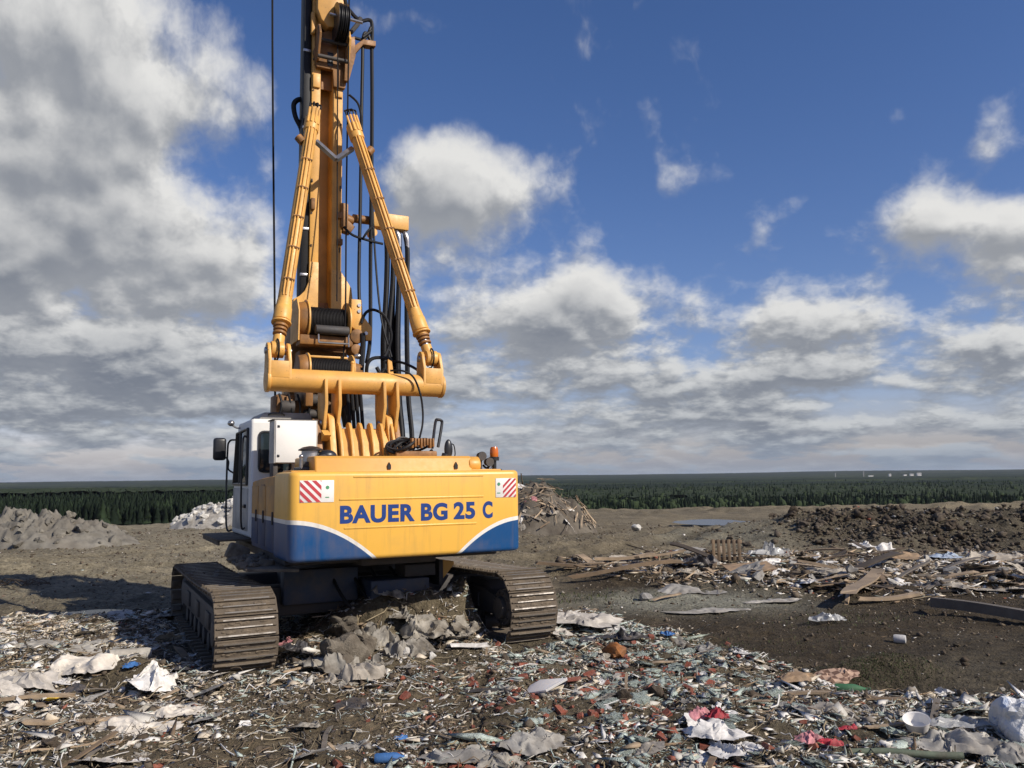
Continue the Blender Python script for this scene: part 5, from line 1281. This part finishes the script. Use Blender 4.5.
many('rag', SH['sheet_beige']+SH['sheet_cream'], 140, -7.5, 5.5, 5.8, 14, vm(lambda x, y: lmask(x, y)+.35*rmask(x, y)), .10, .5, 'crumpled beige rag in the carpet of rubbish before the rig', 'rag', 'beige rags near', .02, .2)
many('dark_film', SH['sheet_dark'], 26, -7, 5.5, 5.8, 13.4, vm(cmask), .12, .45, 'torn black film scrap in the carpet of rubbish before the rig', 'film scrap', 'black film scraps near', .02, .2)
many('lath', PL['wood_pale']*2+PL['wood_brown']+PL['wood_grey'], 160, -7.5, 5.5, 5.8, 14, vm(cmask), .12, .7, 'short splintered wooden lath in the carpet of rubbish before the rig', 'lath', 'wooden laths near', .03, .12)
many('soil_clod', CL, 60, -7.5, 5, 5.8, 13.5, vm(cmask), .05, .16, 'rough clod of brown soil in the carpet of rubbish before the rig', 'clod', 'soil clods near', .2, .4)
vs2 = vm(strip_mask)
many('board', PL['wood_pale']*2+PL['wood_brown'], 170, 1, 16, 13, 22, vs2, .3, 1.7, 'brown splintered board in the rubbish strip before the soil bank', 'board', 'boards in the far strip', .04, .12)
many('grey_board', PL['wood_grey']+PL['wood_dark'], 70, 1, 16, 13, 22, vs2, .5, 1.6, 'grey weathered board in the rubbish strip before the soil bank', 'board', 'grey boards in the far strip', .04, .12)
many('plastic_scrap', SH['sheet_white'], 80, 3.5, 16, 13.4, 22, vs2, .15, .75, 'crumpled white plastic scrap in the rubbish strip before the soil bank', 'plastic scrap', 'white scraps in the far strip', .04, .2)
many('rag', SH['sheet_beige']*2+SH['sheet_grey'], 115, 2, 16, 13.4, 22, vs2, .2, .9, 'pale dusty rag in the rubbish strip before the soil bank', 'rag', 'rags in the far strip', .03, .2)
many('dark_film', SH['sheet_dark'], 22, 2, 16, 14, 22, vs2, .3, .9, 'torn black film in the rubbish strip before the soil bank', 'film scrap', 'black film in the far strip', .03, .2)
many('concrete_lump', CH, 60, 2, 16, 13.4, 22, vs2, .1, .38, 'pale concrete lump in the rubbish strip before the soil bank', 'rubble lump', 'concrete lumps in the far strip', .2, .4)
many('soil_clod', CL, 60, 5, 22, 20, 30, vm(bankmask), .12, .38, 'big dark clod of dug soil on the lumpy bank', 'clod', 'clods on the bank', .2, .4, 1.0)

# --- heaps on the plateau
NRM = {}
def heap(name, cx, cy, sx_, sy, h, seed, mat, label, cat, spike=.25, n=64):
    u = np.linspace(-1.25, 1.25, n); X_, Y2 = np.meshgrid(u, u, indexing='ij'); x = cx+X_*sx_; y = cy+Y2*sy
    r = np.hypot(X_, Y2)+.22*fbm(X_*1.6+seed, Y2*1.6, 3, seed)
    k = np.clip(1-r, 0, 1); hh = h*(1-np.exp(-2.2*k))*1.12
    z0 = terrain(x.ravel(), y.ravel()).reshape(x.shape)
    z = z0+hh*(1+spike*fbm(x*1.5, y*1.5, 6, seed+1, .75)+spike*.5*np.abs(fbm(x*3.3, y*3.3, 4, seed+4, .7)))+np.where(k > 0, spike*.25*fbm(x*4, y*4, 3, seed+2), 0)*np.minimum(k*6, 1)-.05*(k <= 0)-.02
    i, j = np.meshgrid(np.arange(n-1), np.arange(n-1), indexing='ij'); Fq = np.stack([i*n+j, (i+1)*n+j, (i+1)*n+j+1, i*n+j+1], -1).reshape(-1, 4)
    keep = (k.ravel()[Fq].max(1) > 0); Fq = Fq[keep]
    used, inv = np.unique(Fq, return_inverse=True)
    o = raw(name, np.stack([x, y, z], -1).reshape(-1, 3)[used], inv.reshape(-1, 4), [mat], True); tag(o, label, cat)
    V_ = np.stack([x, y, z], -1).reshape(-1, 3); kk = k.ravel()
    zs = z0+hh; gx, gy = np.gradient(zs); gx = gx/(x[1, 0]-x[0, 0]); gy = gy/(y[0, 1]-y[0, 0]); NN = np.stack([-gx, -gy, np.ones_like(gx)], -1).reshape(-1, 3)
    NRM.update({tuple(np.round(p, 4)): q for p, q in zip(V_[kk > .04], NN[kk > .04])})
    return V_[kk > .04], kk[kk > .04]
dm('muddy', (.17, .148, .115), rough=.95, bs=1.0, scale=4, dirtc=(.07, .056, .042), dirt=.8)
MAT['clay'] = None
dm('clay', (.19, .177, .148), rough=.95, bs=.8, scale=2.5, dirtc=(.14, .12, .095), dirt=.6)
CY = [chunk_mesh(50+k, 'clay', 2, .8, .75, .4) for k in range(4)]
V1, K1 = heap('soil_heap', -17.2, 29.5, 3.9, 2.2, .92, 3, 'clay', 'grey heap of dug clay left of the rig, before the dark forest', 'soil heap', .62, 130)
V1b, K1b = heap('soil_heap', -22.5, 31.5, 3.6, 2.2, 1.0, 8, 'clay', 'lower grey clay heap cut by the left edge of the photo', 'soil heap', .35, 80)
V2, K2 = heap('rubble_heap', -14.2, 43.5, 3.6, 2.2, 1.42, 4, 'concrete', 'white rubble heap at the plateau edge just left of the cab', 'rubble heap', .3, 70)
V3, K3 = heap('timber_heap', -1.2, 34.8, 4.6, 3.4, 2.0, 5, 'muddy', 'tall heap of soil and broken timber behind the counterweight, on its right', 'timber heap', .5, 90)
for (V_, K_, ms, n, s0, s1, nm, lab, cat, grp, lf) in (
        (V1, K1, CY, 110, .10, .5, 'clay_lump', 'lump of grey clay on the heap left of the rig', 'clay lump', 'lumps on the clay heap', .1),
        (V1b, K1b, SH['sheet_white']+SH['sheet_beige'], 30, .2, .6, 'plastic_scrap', 'pale scrap on the clay heap at the left edge', 'plastic scrap', 'scraps on the left clay heap', .06),
        (V2, K2, WH, 280, .2, .6, 'rubble_chunk', 'white broken chunk on the rubble heap left of the cab', 'rubble chunk', 'chunks of the white rubble heap', .15),
        (V3, K3, PL['wood_pale']*3+PL['wood_brown']+PL['wood_grey'], 280, .2, .8, 'broken_board', 'broken board lying on the tall timber heap behind the counterweight', 'timber piece', 'boards of the timber heap', .22),
        (V3, K3, SH['sheet_white']+SH['sheet_pink']+SH['sheet_beige']*2, 60, .2, .6, 'rag', 'pale rag on the tall timber heap behind the counterweight', 'rag', 'rags on the timber heap', .08)):
    vis = np.array([(q[0] > .25 or nm not in ('broken_board', 'rag') ) for q in V_]); idx = np.nonzero(vis)[0]
    for k in range(n):
        i = idx[rnd.randrange(len(idx))]; q = V_[i]; s = s0+(s1-s0)*rnd.random()**1.6
        o = put(nm, ms[rnd.randrange(len(ms))], (q[0]+rnd.uniform(-.1, .1), q[1]+rnd.uniform(-.1, .1), q[2]), s, 0, (0, 0), lf*s, lab, cat, grp)
        nn = Vector(NRM[tuple(np.round(q, 4))]).normalized()+Vector((rnd.gauss(0, .16), rnd.gauss(0, .16), 0))
        o.rotation_euler = (nn.to_track_quat('Z', 'Y').to_matrix() @ Matrix.Rotation(rnd.uniform(0, 6.28), 3, 'Z')).to_euler()
put('broken_board', plank_mesh(91, 'wood_pale', .22, .03), P(566, 522, .45), 1.9, R(-62), (0, R(38)), 0, 'longest pale board leaning down the right side of the timber heap', 'board')
put('rag', sheet_mesh(333, 'sheet_pink', 20, .4), P(556, 522, .9), 1.0, 1, (R(40), R(20)), 0, 'pink sheet near the top of the timber heap behind the counterweight', 'rag')

# --- single pieces one can point to
def one(name, me, px, py, s, rz, label, cat, tilt=(0, 0), lift=0.0):
    return put(name, me, P(px, py), s, R(rz), (R(tilt[0]), R(tilt[1])), lift, label, cat)
b = MB(); b.prism([(-.5, -.26), (.1, -.30), (.52, .02), (.46, .10), (-.30, .26), (-.52, .1)], 'z', 0, .02, .004); b.prism([(-.5, -.26), (.1, -.30), (.52, .02), (.5, .06), (.08, -.24), (-.52, -.2)], 'z', .018, .05, .004)
one('foam_board', b.mesh('foam_board', 'whitefilm', 30), 548, 699, .42, -32, 'white folded foam board propped on the red brick rubble', 'foam board', (22, -16), .11)
one('plastic_sheet', sheet_mesh(7, 'sheet_cream', 40, .26, .62, .18), 579, 626, 1.15, 10, 'largest cream sheet, lying right beside the right crawler track', 'plastic sheet', (6, 5), .10)
one('plastic_sheet', sheet_mesh(17, 'sheet_cream', 26, .4, .8, .3), 560, 633, .42, 60, 'cream scrap wedged between the right crawler track and the largest cream sheet', 'plastic sheet', (10, 0), .02)
one('foam_lump', chunk_mesh(77, 'foam_rust', 3, .4, .5, .3), 616, 658, .36, 20, 'rusty orange foam lump on the rubble right of the crawler track', 'foam lump', (0, 8), .07)
one('plastic_sheet', sheet_mesh(27, 'sheet_cream', 48, .40, .75, .25), 22, 684, 1.5, 20, 'broad grey-white plastic sheet bunched up at the left edge of the photo', 'plastic sheet', (0, 6), .05)
one('plastic_sheet', sheet_mesh(28, 'sheet_cream', 40, .4, .6, .3), 85, 672, .95, -20, 'dirty pale sheet draped beside the broad sheet on the left', 'plastic sheet', (5, -4), .05)
one('plastic_bag', sheet_mesh(37, 'sheet_white', 40, .62, .85, .3), 157, 688, .60, 35, 'bright white crumpled bag left of the left crawler track', 'plastic bag', (10, 10), .04)
one('foam_offcut', chunk_mesh(83, 'sheet_yellow', 2, .3, .22, .5), 58, 699, .30, 6, 'flat bright yellow offcut at the left', 'foam offcut', (0, 0), .03)
one('cloth', sheet_mesh(47, 'sheet_cream', 40, .30, .55, .35), 128, 734, .85, 28, 'frayed beige cloth spread on the soil in the left foreground', 'cloth', (8, 0), .03)
one('cloth', sheet_mesh(48, 'sheet_cream', 30, .30, .5, .3), 172, 715, .62, 10, 'smaller beige cloth just behind the frayed cloth', 'cloth', (5, 0), .03)
one('plank', plank_mesh(61, 'wood_pale', .13, .03), 78, 724, .85, 14, 'pale plank running under the frayed beige cloth', 'plank', (0, 0), .03)
one('plank', plank_mesh(62, 'wood_pale', .05, .03), 20, 702, 1.0, 6, 'pale narrow plank under the yellow offcut', 'plank', (0, 0), .03)
one('stick', plank_mesh(63, 'wood_pale', .03, .022, 1, .06), 73, 748, .65, 50, 'bent pale stick lying in the left foreground corner', 'stick', (0, 0), .03)
one('plank', plank_mesh(64, 'wood_brown', .09, .03), 188, 664, .9, -50, 'dark brown plank beside the left crawler track', 'plank', (0, 8), .04)
b = MB(); b.lathe([(.0, -.02), (.07, 0), (.08, .05), (.078, .5), (.09, .52)], n=20); one('pipe_piece', b.mesh('pipe', 'sheet_grey', 30), 150, 662, .9, -50, 'grey plastic pipe piece behind the white bag on the left', 'pipe', (86, 0), .10)
one('plastic_bag', sheet_mesh(57, 'sheet_blue', 20, .5), 131, 672, .17, 0, 'blue printed scrap beside the white bag on the left', 'plastic bag', (10, 0), .04)
one('block', chunk_mesh(12, 'concrete', 1, .1, .8, .8), 190, 702, .16, 10, 'squarish pale block just below the left crawler track', 'block', (0, 0), .05)
for px, py, rz in ((154, 699, -40), (171, 697, 45)):
    one('board_offcut', plank_mesh(65+rz, 'wood_pale', .24, .06), px, py, .22, rz, 'short pale board offcut leaning left below the white bag' if rz < 0 else 'short pale board offcut leaning right below the white bag', 'board', (0, -14), .04)
# the grey crumpled sheets dragged under the machine
for k, (px, py, s, tl, lab, mt_) in enumerate(((430, 636, .9, 18, 'large grey mud-caked sheet bunched under the counterweight', 'sheet_mud'), (404, 655, .72, 14, 'grey sheet corner hanging at the front of the bunched heap', 'sheet_mud'), (385, 640, .6, 30, 'upright fold of grey sheet in the bunched heap', 'sheet_mud'),
        (330, 668, .85, 10, 'grey sheet spread between the left track and the bunched heap', 'sheet_mud'), (302, 656, .5, 25, 'dark grey film with folds right beside the left track', 'sheet_dark'), (352, 682, .7, 6, 'pale dusty sheet in front of the bunched heap', 'sheet_beige'), (455, 640, .45, 30, 'curled dark-edged sheet at the right end of the bunched heap', 'sheet_mud'), (372, 668, .5, 8, 'pale sheet flap below the muddy roll', 'sheet_mud'))):
    one('mud_sheet', sheet_mesh(200+k, mt_, 54, .80, .8, .3, .05), px, py, s, 40*k, lab, 'plastic sheet', (tl*.5, -tl*.3), .03)
for k, (px, py, s_, rz, lab) in enumerate(((441, 622, .75, 20, 'muddy sheet topmost on the heap under the counterweight, towards the right track'), (412, 628, .65, 80, 'muddy sheet high on the heap, straight above the bunched folds'), (388, 626, .55, 140, 'muddy sheet in the deepest shade behind the bunched folds'), (462, 634, .5, 10, 'muddy sheet at the right foot of the heap, nearest the right track'), (365, 634, .5, 60, 'shaded muddy sheet behind the round muddy roll'))):
    one('mud_sheet', sheet_mesh(230+k, 'sheet_mud', 50, .8, .8, .3, .05), px, py, s_, rz, lab, 'plastic sheet', (12, -8), .03)
one('clay_roll', chunk_mesh(31, 'muddy', 4, 1.0, .8, .35), 346, 640, .33, 0, 'round muddy roll on the heap under the counterweight', 'clay lump', (0, 0), .12)
one('clay_roll', chunk_mesh(32, 'muddy', 4, 1.0, .8, .35), 366, 650, .36, 0, 'second muddy lump right of the round roll under the counterweight', 'clay lump', (0, 0), .1)
one('clay_roll', chunk_mesh(33, 'muddy', 4, 1.0, .8, .35), 345, 664, .5, 0, 'widest muddy lump below the round roll', 'clay lump', (0, 0), .05)
one('white_lump', chunk_mesh(34, 'rubblewhite', 2, .3, .9, .4), 405, 657, .17, 0, 'white plaster lump at the foot of the bunched sheets', 'plaster lump', (0, 0), .05)
one('white_lump', chunk_mesh(35, 'rubblewhite', 2, .3, .9, .4), 432, 660, .12, 0, 'small white plaster lump right of the bunched sheets', 'plaster lump', (0, 0), .04)
one('white_lump', plank_mesh(36, 'sheet_white', .2, .06), 468, 651, .5, 16, 'flat white strip on the brick rubble before the right track', 'plaster strip', (0, 0), .04)
one('packaging', sheet_mesh(39, 'sheet_pink', 16, .6), 287, 650, .25, 0, 'pink and white packaging beside the left track', 'packaging', (10, 0), .05)
# blue plastic bottle and blue cap in the foreground
b = MB(); b.lathe([(0, -.11), (.032, -.108), (.038, -.09), (.036, -.06), (.038, -.03), (.036, 0), (.038, .03), (.034, .06), (.014, .10), (.013, .12), (0, .12)], axis='x', n=20); bt = one('bottle', b.mesh('bottle', 'sheet_blue', 40), 389, 764, 1.0, 8, 'flattened blue plastic bottle at the bottom of the photo', 'bottle', (0, 0), .045)
b = MB(); b.cyl((.118, 0, 0), (.14, 0, 0), .017, n=14); b.build('cap', 'sheet_white', bt)
one('plastic_scrap', sheet_mesh(58, 'sheet_blue', 16, .5), 401, 741, .13, 0, 'small blue scrap above the flattened blue bottle', 'plastic scrap', (0, 0), .03)
one('plastic_sheet', sheet_mesh(59, 'sheet_grey', 34, .16, .5, .2), 470, 758, .75, 4, 'flat grey translucent sheet at the bottom of the photo right of the blue bottle', 'plastic sheet', (0, 0), .03)
one('plastic_sheet', sheet_mesh(60, 'sheet_grey', 34, .35, .7, .3), 535, 748, .60, 30, 'crumpled pale sheet on the brick rubble right of the flat grey sheet', 'plastic sheet', (5, 0), .04)
one('black_pipe', plank_mesh(66, 'sheet_dark', .11, .05), 486, 694, .42, 4, 'dark flat strip on the brick rubble left of the white foam board', 'strip', (0, 0), .03)
one('plastic_bag', sheet_mesh(67, 'sheet_red', 22, .7, .8), 717, 722, .22, 0, 'crimson and white bag on the wool, farther of the two crimson bags', 'plastic bag', (0, 0), .05)
one('plastic_bag', sheet_mesh(68, 'sheet_pink', 22, .6, .8), 699, 722, .24, 50, 'pink bag touching the farther crimson bag', 'plastic bag', (0, 0), .04)
one('plastic_bag', sheet_mesh(69, 'sheet_white', 30, .4, .6), 712, 738, .55, -15, 'large white bag spread in front of the crimson and pink bags', 'plastic bag', (0, 0), .03)
one('plastic_bag', sheet_mesh(70, 'sheet_white', 30, .4, .7), 742, 754, .55, 10, 'white bag nearest the bottom of the photo, on grey wool', 'plastic bag', (0, 0), .03)
one('plastic_bag', sheet_mesh(71, 'sheet_red', 22, .7, .8), 832, 750, .22, -20, 'crimson bag beside the green pipe in the right foreground', 'plastic bag', (0, 0), .05)
one('plastic_bag', sheet_mesh(72, 'sheet_pink', 22, .7, .8), 812, 746, .26, 30, 'pinkish white bag left of the nearer crimson bag', 'plastic bag', (0, 0), .05)
one('packaging', sheet_mesh(73, 'sheet_red', 18, .4, .5), 848, 733, .2, 10, 'crimson and white packet lying behind the nearer crimson bag', 'packaging', (0, 0), .04)
b = MB(); b.lathe([(.0, 0), (.07, .0), (.088, .02), (.108, .10), (.112, .104), (.104, .10), (.085, .025), (0, .01)], n=28); one('bowl', b.mesh('bowl', 'whitefilm', 40), 918, 736, .92, 0, 'cream plastic bowl sitting on the rubbish in the right foreground', 'bowl', (16, -10), .05)
one('plank', plank_mesh(74, 'wood_pale', .09, .03), 897, 729, .5, 4, 'yellow board end behind the cream bowl', 'plank', (0, 0), .04)
one('sack', chunk_mesh(75, 'sack', 4, .62, 1.1, .15), 1017, 737, .34, 0, 'bulging white sack with blue print at the right edge of the photo', 'sack', (0, 0), .12)
one('sheet_scrap', sheet_mesh(76, 'sheet_blue', 18, .3), 1000, 703, .12, 0, 'faint blue print patch on the bulging sack', 'print') if False else None
one('carton', sheet_mesh(77, 'printed_card', 14, .35, .6, .2), 835, 682, .50, 8, 'checked brown carton folded open beside the grass tuft', 'carton', (12, -8), .06)
one('carton', sheet_mesh(78, 'card', 16, .3, .5, .2), 800, 682, .42, 20, 'torn plain brown carton left of the checked carton', 'carton', (8, 0), .05)
b = MB(); b.lathe([(0, -.16), (.04, -.155), (.045, -.14), (.045, .03), (.03, .08), (.016, .12), (.016, .16), (.02, .16), (.02, .175), (0, .175)], axis='x', n=20); one('bottle', b.mesh('bottle', 'sheet_green', 40), 852, 694, 1.0, -14, 'green glass bottle lying under the checked carton', 'bottle', (0, 0), .05)
one('plank', plank_mesh(79, 'wood_pale', .08, .03), 828, 698, .8, -4, 'pale lath running under the green bottle', 'plank', (0, 0), .03)
one('plank', plank_mesh(80, 'wood_brown', .14, .04), 885, 703, .4, 10, 'short brown board below the grass tuft', 'plank', (0, 0), .04)
b = MB(); b.path([(-.5, 0, 0), (-.15, .02, .012), (.2, 0, .0), (.5, -.03, .01)], .032, 12); one('pipe', b.mesh('pipe', 'pipe_green', 40), 905, 761, .8, -8, 'dull green pipe at the bottom right of the photo', 'pipe', (0, 0), .05)
one('plastic_sheet', sheet_mesh(81, 'sheet_grey', 36, .4, .55, .3), 955, 752, .8, -14, 'long grey plastic sheet crumpled along the bottom right of the photo', 'plastic sheet', (0, 0), .05)
one('plastic_sheet', sheet_mesh(82, 'sheet_grey', 30, .5, .7, .3), 1004, 764, .5, 30, 'grey sheet in the bottom right corner below the bulging sack', 'plastic sheet', (0, 0), .05)
one('plastic_sheet', sheet_mesh(83, 'clear', 30, .3, .5, .3), 960, 727, .6, 10, 'clear film lying between the cream bowl and the bulging sack', 'plastic film', (0, 0), .04)
one('plastic_bag', sheet_mesh(84, 'sheet_white', 24, .5, .6), 945, 697, .26, 20, 'white bag just right of the grass tuft', 'plastic bag', (10, 0), .04)
one('plastic_bag', sheet_mesh(85, 'clear', 26, .5, .6, .2), 825, 623, .55, 6, 'clear plastic bag alone on the bare soil', 'plastic bag', (0, 0), .05)
b = MB(); b.lathe([(0, -.07), (.05, -.07), (.055, -.05), (.055, .05), (.05, .07), (.02, .075), (0, .075)], axis='x', n=20); one('can', b.mesh('can', 'sheet_white', 40), 900, 643, 1.0, -30, 'white can alone on the dark soil behind the grass tuft', 'can', (0, 0), .05)
one('plastic_scrap', sheet_mesh(86, 'sheet_blue', 16, .7), 667, 638, .20, 0, 'blue and white scrap at the edge of the bare soil', 'plastic scrap', (0, 0), .05)
one('net', sheet_mesh(87, 'sheet_grey', 24, .5, .6, .4), 705, 650, .45, 60, 'thin grey net trailing from the rubble onto the soil', 'net', (0, 0), .03)
one('black_bag', sheet_mesh(88, 'sheet_dark', 24, .5, .5), 625, 640, .62, -10, 'black bag right behind the rusty foam lump', 'plastic bag', (0, 0), .04)
one('plastic_scrap', sheet_mesh(89, 'sheet_white', 20, .5), 611, 632, .36, 0, 'white scrap on the black bag beside the largest cream sheet', 'plastic scrap', (10, 0), .06)
# far strip: pallet, cardboard, planks, beam, slabs
pal = bpy.data.objects.new('pallet', None); col.objects.link(pal); q = P(728, 563); pal.location = (q.x, q.y, q.z+.06); pal.scale = (.86, 1, .86); pal.rotation_euler = (R(-8), 0, R(-8)); tag(pal, 'weathered wooden pallet standing on edge in the far strip', 'pallet')
for k in range(6): MB().box((-.36+k*.135-.04, -.012, 0), (-.36+k*.135+.04, .012, .56), .004).build('slat', 'wood_brown', pal)
for z in (.05, .50): MB().box((-.42, .014, z-.045), (.40, .07, z+.045), .006).build('rail', 'wood_brown', pal)
b = MB(); b.box((-.6, -.35, 0), (.6, .35, .02), .004); one('cardboard', b.mesh('cardboard', 'card', 0), 750, 572, .82, 6, 'flat light brown cardboard panel right of the pallet', 'cardboard', (10, -4), .09)
one('plank', plank_mesh(92, 'wood_brown', .07, .03), 581, 570, 2.0, 2, 'dark brown plank at the left end of the far strip', 'plank', (0, 0), .06)
one('plank', plank_mesh(93, 'wood_brown', .035, .03), 630, 573, 2.4, 8, 'long brown pole slanting across the left of the far strip', 'plank', (0, -4), .10)
one('plank', plank_mesh(94, 'wood_pale', .10, .05), 625, 563, 1.3, 10, 'light brown round-edged plank behind the long brown pole', 'plank', (0, -3), .14)
one('plank', plank_mesh(95, 'wood_pale', .07, .02), 578, 566, 1.2, -3, 'pale plank at the left end of the far strip, above the dark one', 'plank', (0, 0), .06)
one('plank', plank_mesh(96, 'wood_pale', .05, .04), 661, 563, 1.2, 18, 'thin whitish pole resting on the far strip left of the pallet', 'plank', (0, -8), .2)
one('plank', plank_mesh(97, 'wood_dark', .14, .03), 690, 560, 1.0, -35, 'broad dark board tilted up left of the pallet', 'plank', (20, 14), .22)
one('black_bag', sheet_mesh(98, 'sheet_dark', 24, .9, .8), 700, 567, .75, 0, 'black sheet crumpled just left of the pallet', 'plastic sheet', (10, 0), .1)
one('plank', plank_mesh(99, 'wood_pale', .085, .012), 866, 592, 2.8, 60, 'widest brown plank pointing at the viewer across the far strip', 'plank', (0, -3), .17)
one('plank', plank_mesh(101, 'wood_pale', .10, .04), 890, 600, 1.3, 20, 'pale plank crossing beside the widest brown plank', 'plank', (0, 0), .06)
one('beam', plank_mesh(102, 'wood_grey', .06, .075, 1, .012), 992, 619, 1.9, -62, 'heavy grey timber beam lying on the soil at the right edge', 'beam', (0, 0), .12)
one('plastic_bag', sheet_mesh(103, 'sheet_white', 28, .5, .55), 877, 554, 1.25, -12, 'largest white sheet on top of the far strip', 'plastic bag', (8, 6), .18)
one('carton', sheet_mesh(104, 'card', 16, .3, .6), 903, 562, .85, 10, 'light brown carton in front of the largest white sheet', 'carton', (16, 0), .15)
one('plank', plank_mesh(105, 'wood_dark', .07, .02), 870, 570, 2.2, 30, 'dark board slanting below the largest white sheet', 'plank', (10, -6), .16)
one('plastic_bag', sheet_mesh(106, 'sheet_paleblue', 20, .5), 945, 560, .7, 0, 'pale blue bag right of the light brown carton', 'plastic bag', (0, 0), .12)
one('plastic_sheet', sheet_mesh(107, 'sheet_beige', 30, .4, .4), 990, 563, 1.9, 5, 'long cream sheet at the right end of the far strip', 'plastic sheet', (5, 0), .12)
one('plastic_bag', sheet_mesh(108, 'clear', 20, .8, .7), 768, 560, .9, 10, 'clear film bunched right of the pallet', 'plastic bag', (0, 0), .12)
one('plastic_sheet', sheet_mesh(109, 'sheet_grey', 24, .5, .8), 796, 558, .8, 0, 'grey sheet crumpled between the clear film and the slanting boards', 'plastic sheet', (0, 0), .12)
one('fibre_mat', sheet_mesh(110, 'concrete', 36, .10, .22, .25), 712, 612, 1.5, 10, 'flat pale grey mat lying along the edge of the bare soil', 'mat', (0, 0), .03)
one('fibre_mat', sheet_mesh(111, 'concrete', 36, .10, .3, .25), 772, 602, 1.2, 24, 'smaller pale mat continuing right of the flat grey mat', 'mat', (0, 0), .03)
one('fibre_mat', sheet_mesh(112, 'concrete', 36, .14, .4, .3), 690, 592, 1.8, 6, 'dusty grey mat below the pallet', 'mat', (0, 0), .03)
one('stone', chunk_mesh(113, 'concrete', 2), 647, 601, .26, 0, 'single pale stone left of the flat grey mats', 'stone', (0, 0), .06)
one('plank', plank_mesh(114, 'wood_pale', .10, .03), 668, 600, .7, 38, 'short pale board beside the single pale stone', 'plank', (0, -6), .06)
one('stone', chunk_mesh(115, 'rubblewhite', 2), 637, 531, .42, 0, 'single pale stone far out on the track across the plateau', 'stone', (0, 0), .1)
for k, (px, py) in enumerate(((540, 699), (612, 676), (585, 686), (633, 728), (505, 683))): pass
# dark branch pile at the left edge of the middle ground
b = MB()
for k in range(14):
    a = rnd.uniform(-.5, .5); p0 = Vector((rnd.uniform(-.9, .6), rnd.uniform(-.25, .25), .02)); b.path([p0, p0+Vector((.3, a*.3, rnd.uniform(.05, .28))), p0+Vector((.7, a*.6, rnd.uniform(0, .2)))], .016, 5, 3)
one('brushwood', b.mesh('brushwood', 'twig', 0), 12, 588, .62, 0, 'dark brushwood pile at the left edge before the clay heap', 'brushwood')
# grass tuft on the ledge and thin green elsewhere
def blades(n, cx, cy, sx_, sy, h0, h1):
    x = cx+g.normal(0, sx_, n); y = cy+g.normal(0, sy, n); z = terrain(x, y); a = g.uniform(0, 6.28, n); h_ = g.uniform(h0, h1, n); w_ = h_*.09+.002; ln = g.normal(0, .5, n)*h_; lm = g.normal(0, .5, n)*h_
    v = np.zeros((n, 4, 3)); c, s = np.cos(a)*w_, np.sin(a)*w_
    v[:, 0] = np.stack([x-c, y-s, z-.01], -1); v[:, 1] = np.stack([x+c, y+s, z-.01], -1); v[:, 2] = np.stack([x+ln*.5+c*.7, y+lm*.5+s*.7, z+h_*.7], -1); v[:, 3] = np.stack([x+ln, y+lm, z+h_], -1)
    return v
bl_ = np.concatenate([blades(1700, 3.85, 9.05, .30, .10, .006, .024), blades(900, 3.6, 9.3, .6, .3, .005, .018), blades(500, 2.6, 10.9, .8, .4, .01, .04), blades(400, 4.9, 12.6, .7, .4, .01, .05), blades(350, 1.2, 15.0, .7, .35, .015, .06), blades(300, 9.5, 16.5, .8, .5, .02, .08)])
n = len(bl_); f_ = (np.array([[0, 1, 2, 3]])[None]+(np.arange(n)*4)[:, None, None]).reshape(-1, 4)
dm('grass_blade', (.045, .068, .020), var=.5, dirt=.3, dirtc=(.12, .10, .045)); dm('grass_dry', (.09, .09, .035))
tag(raw('grass', bl_.reshape(-1, 3), f_, ['grass_blade', 'grass_dry'], False, None, g.choice(2, n, p=[.8, .2])), 'thin green grass growing on the dark soil ledge', kind='stuff')
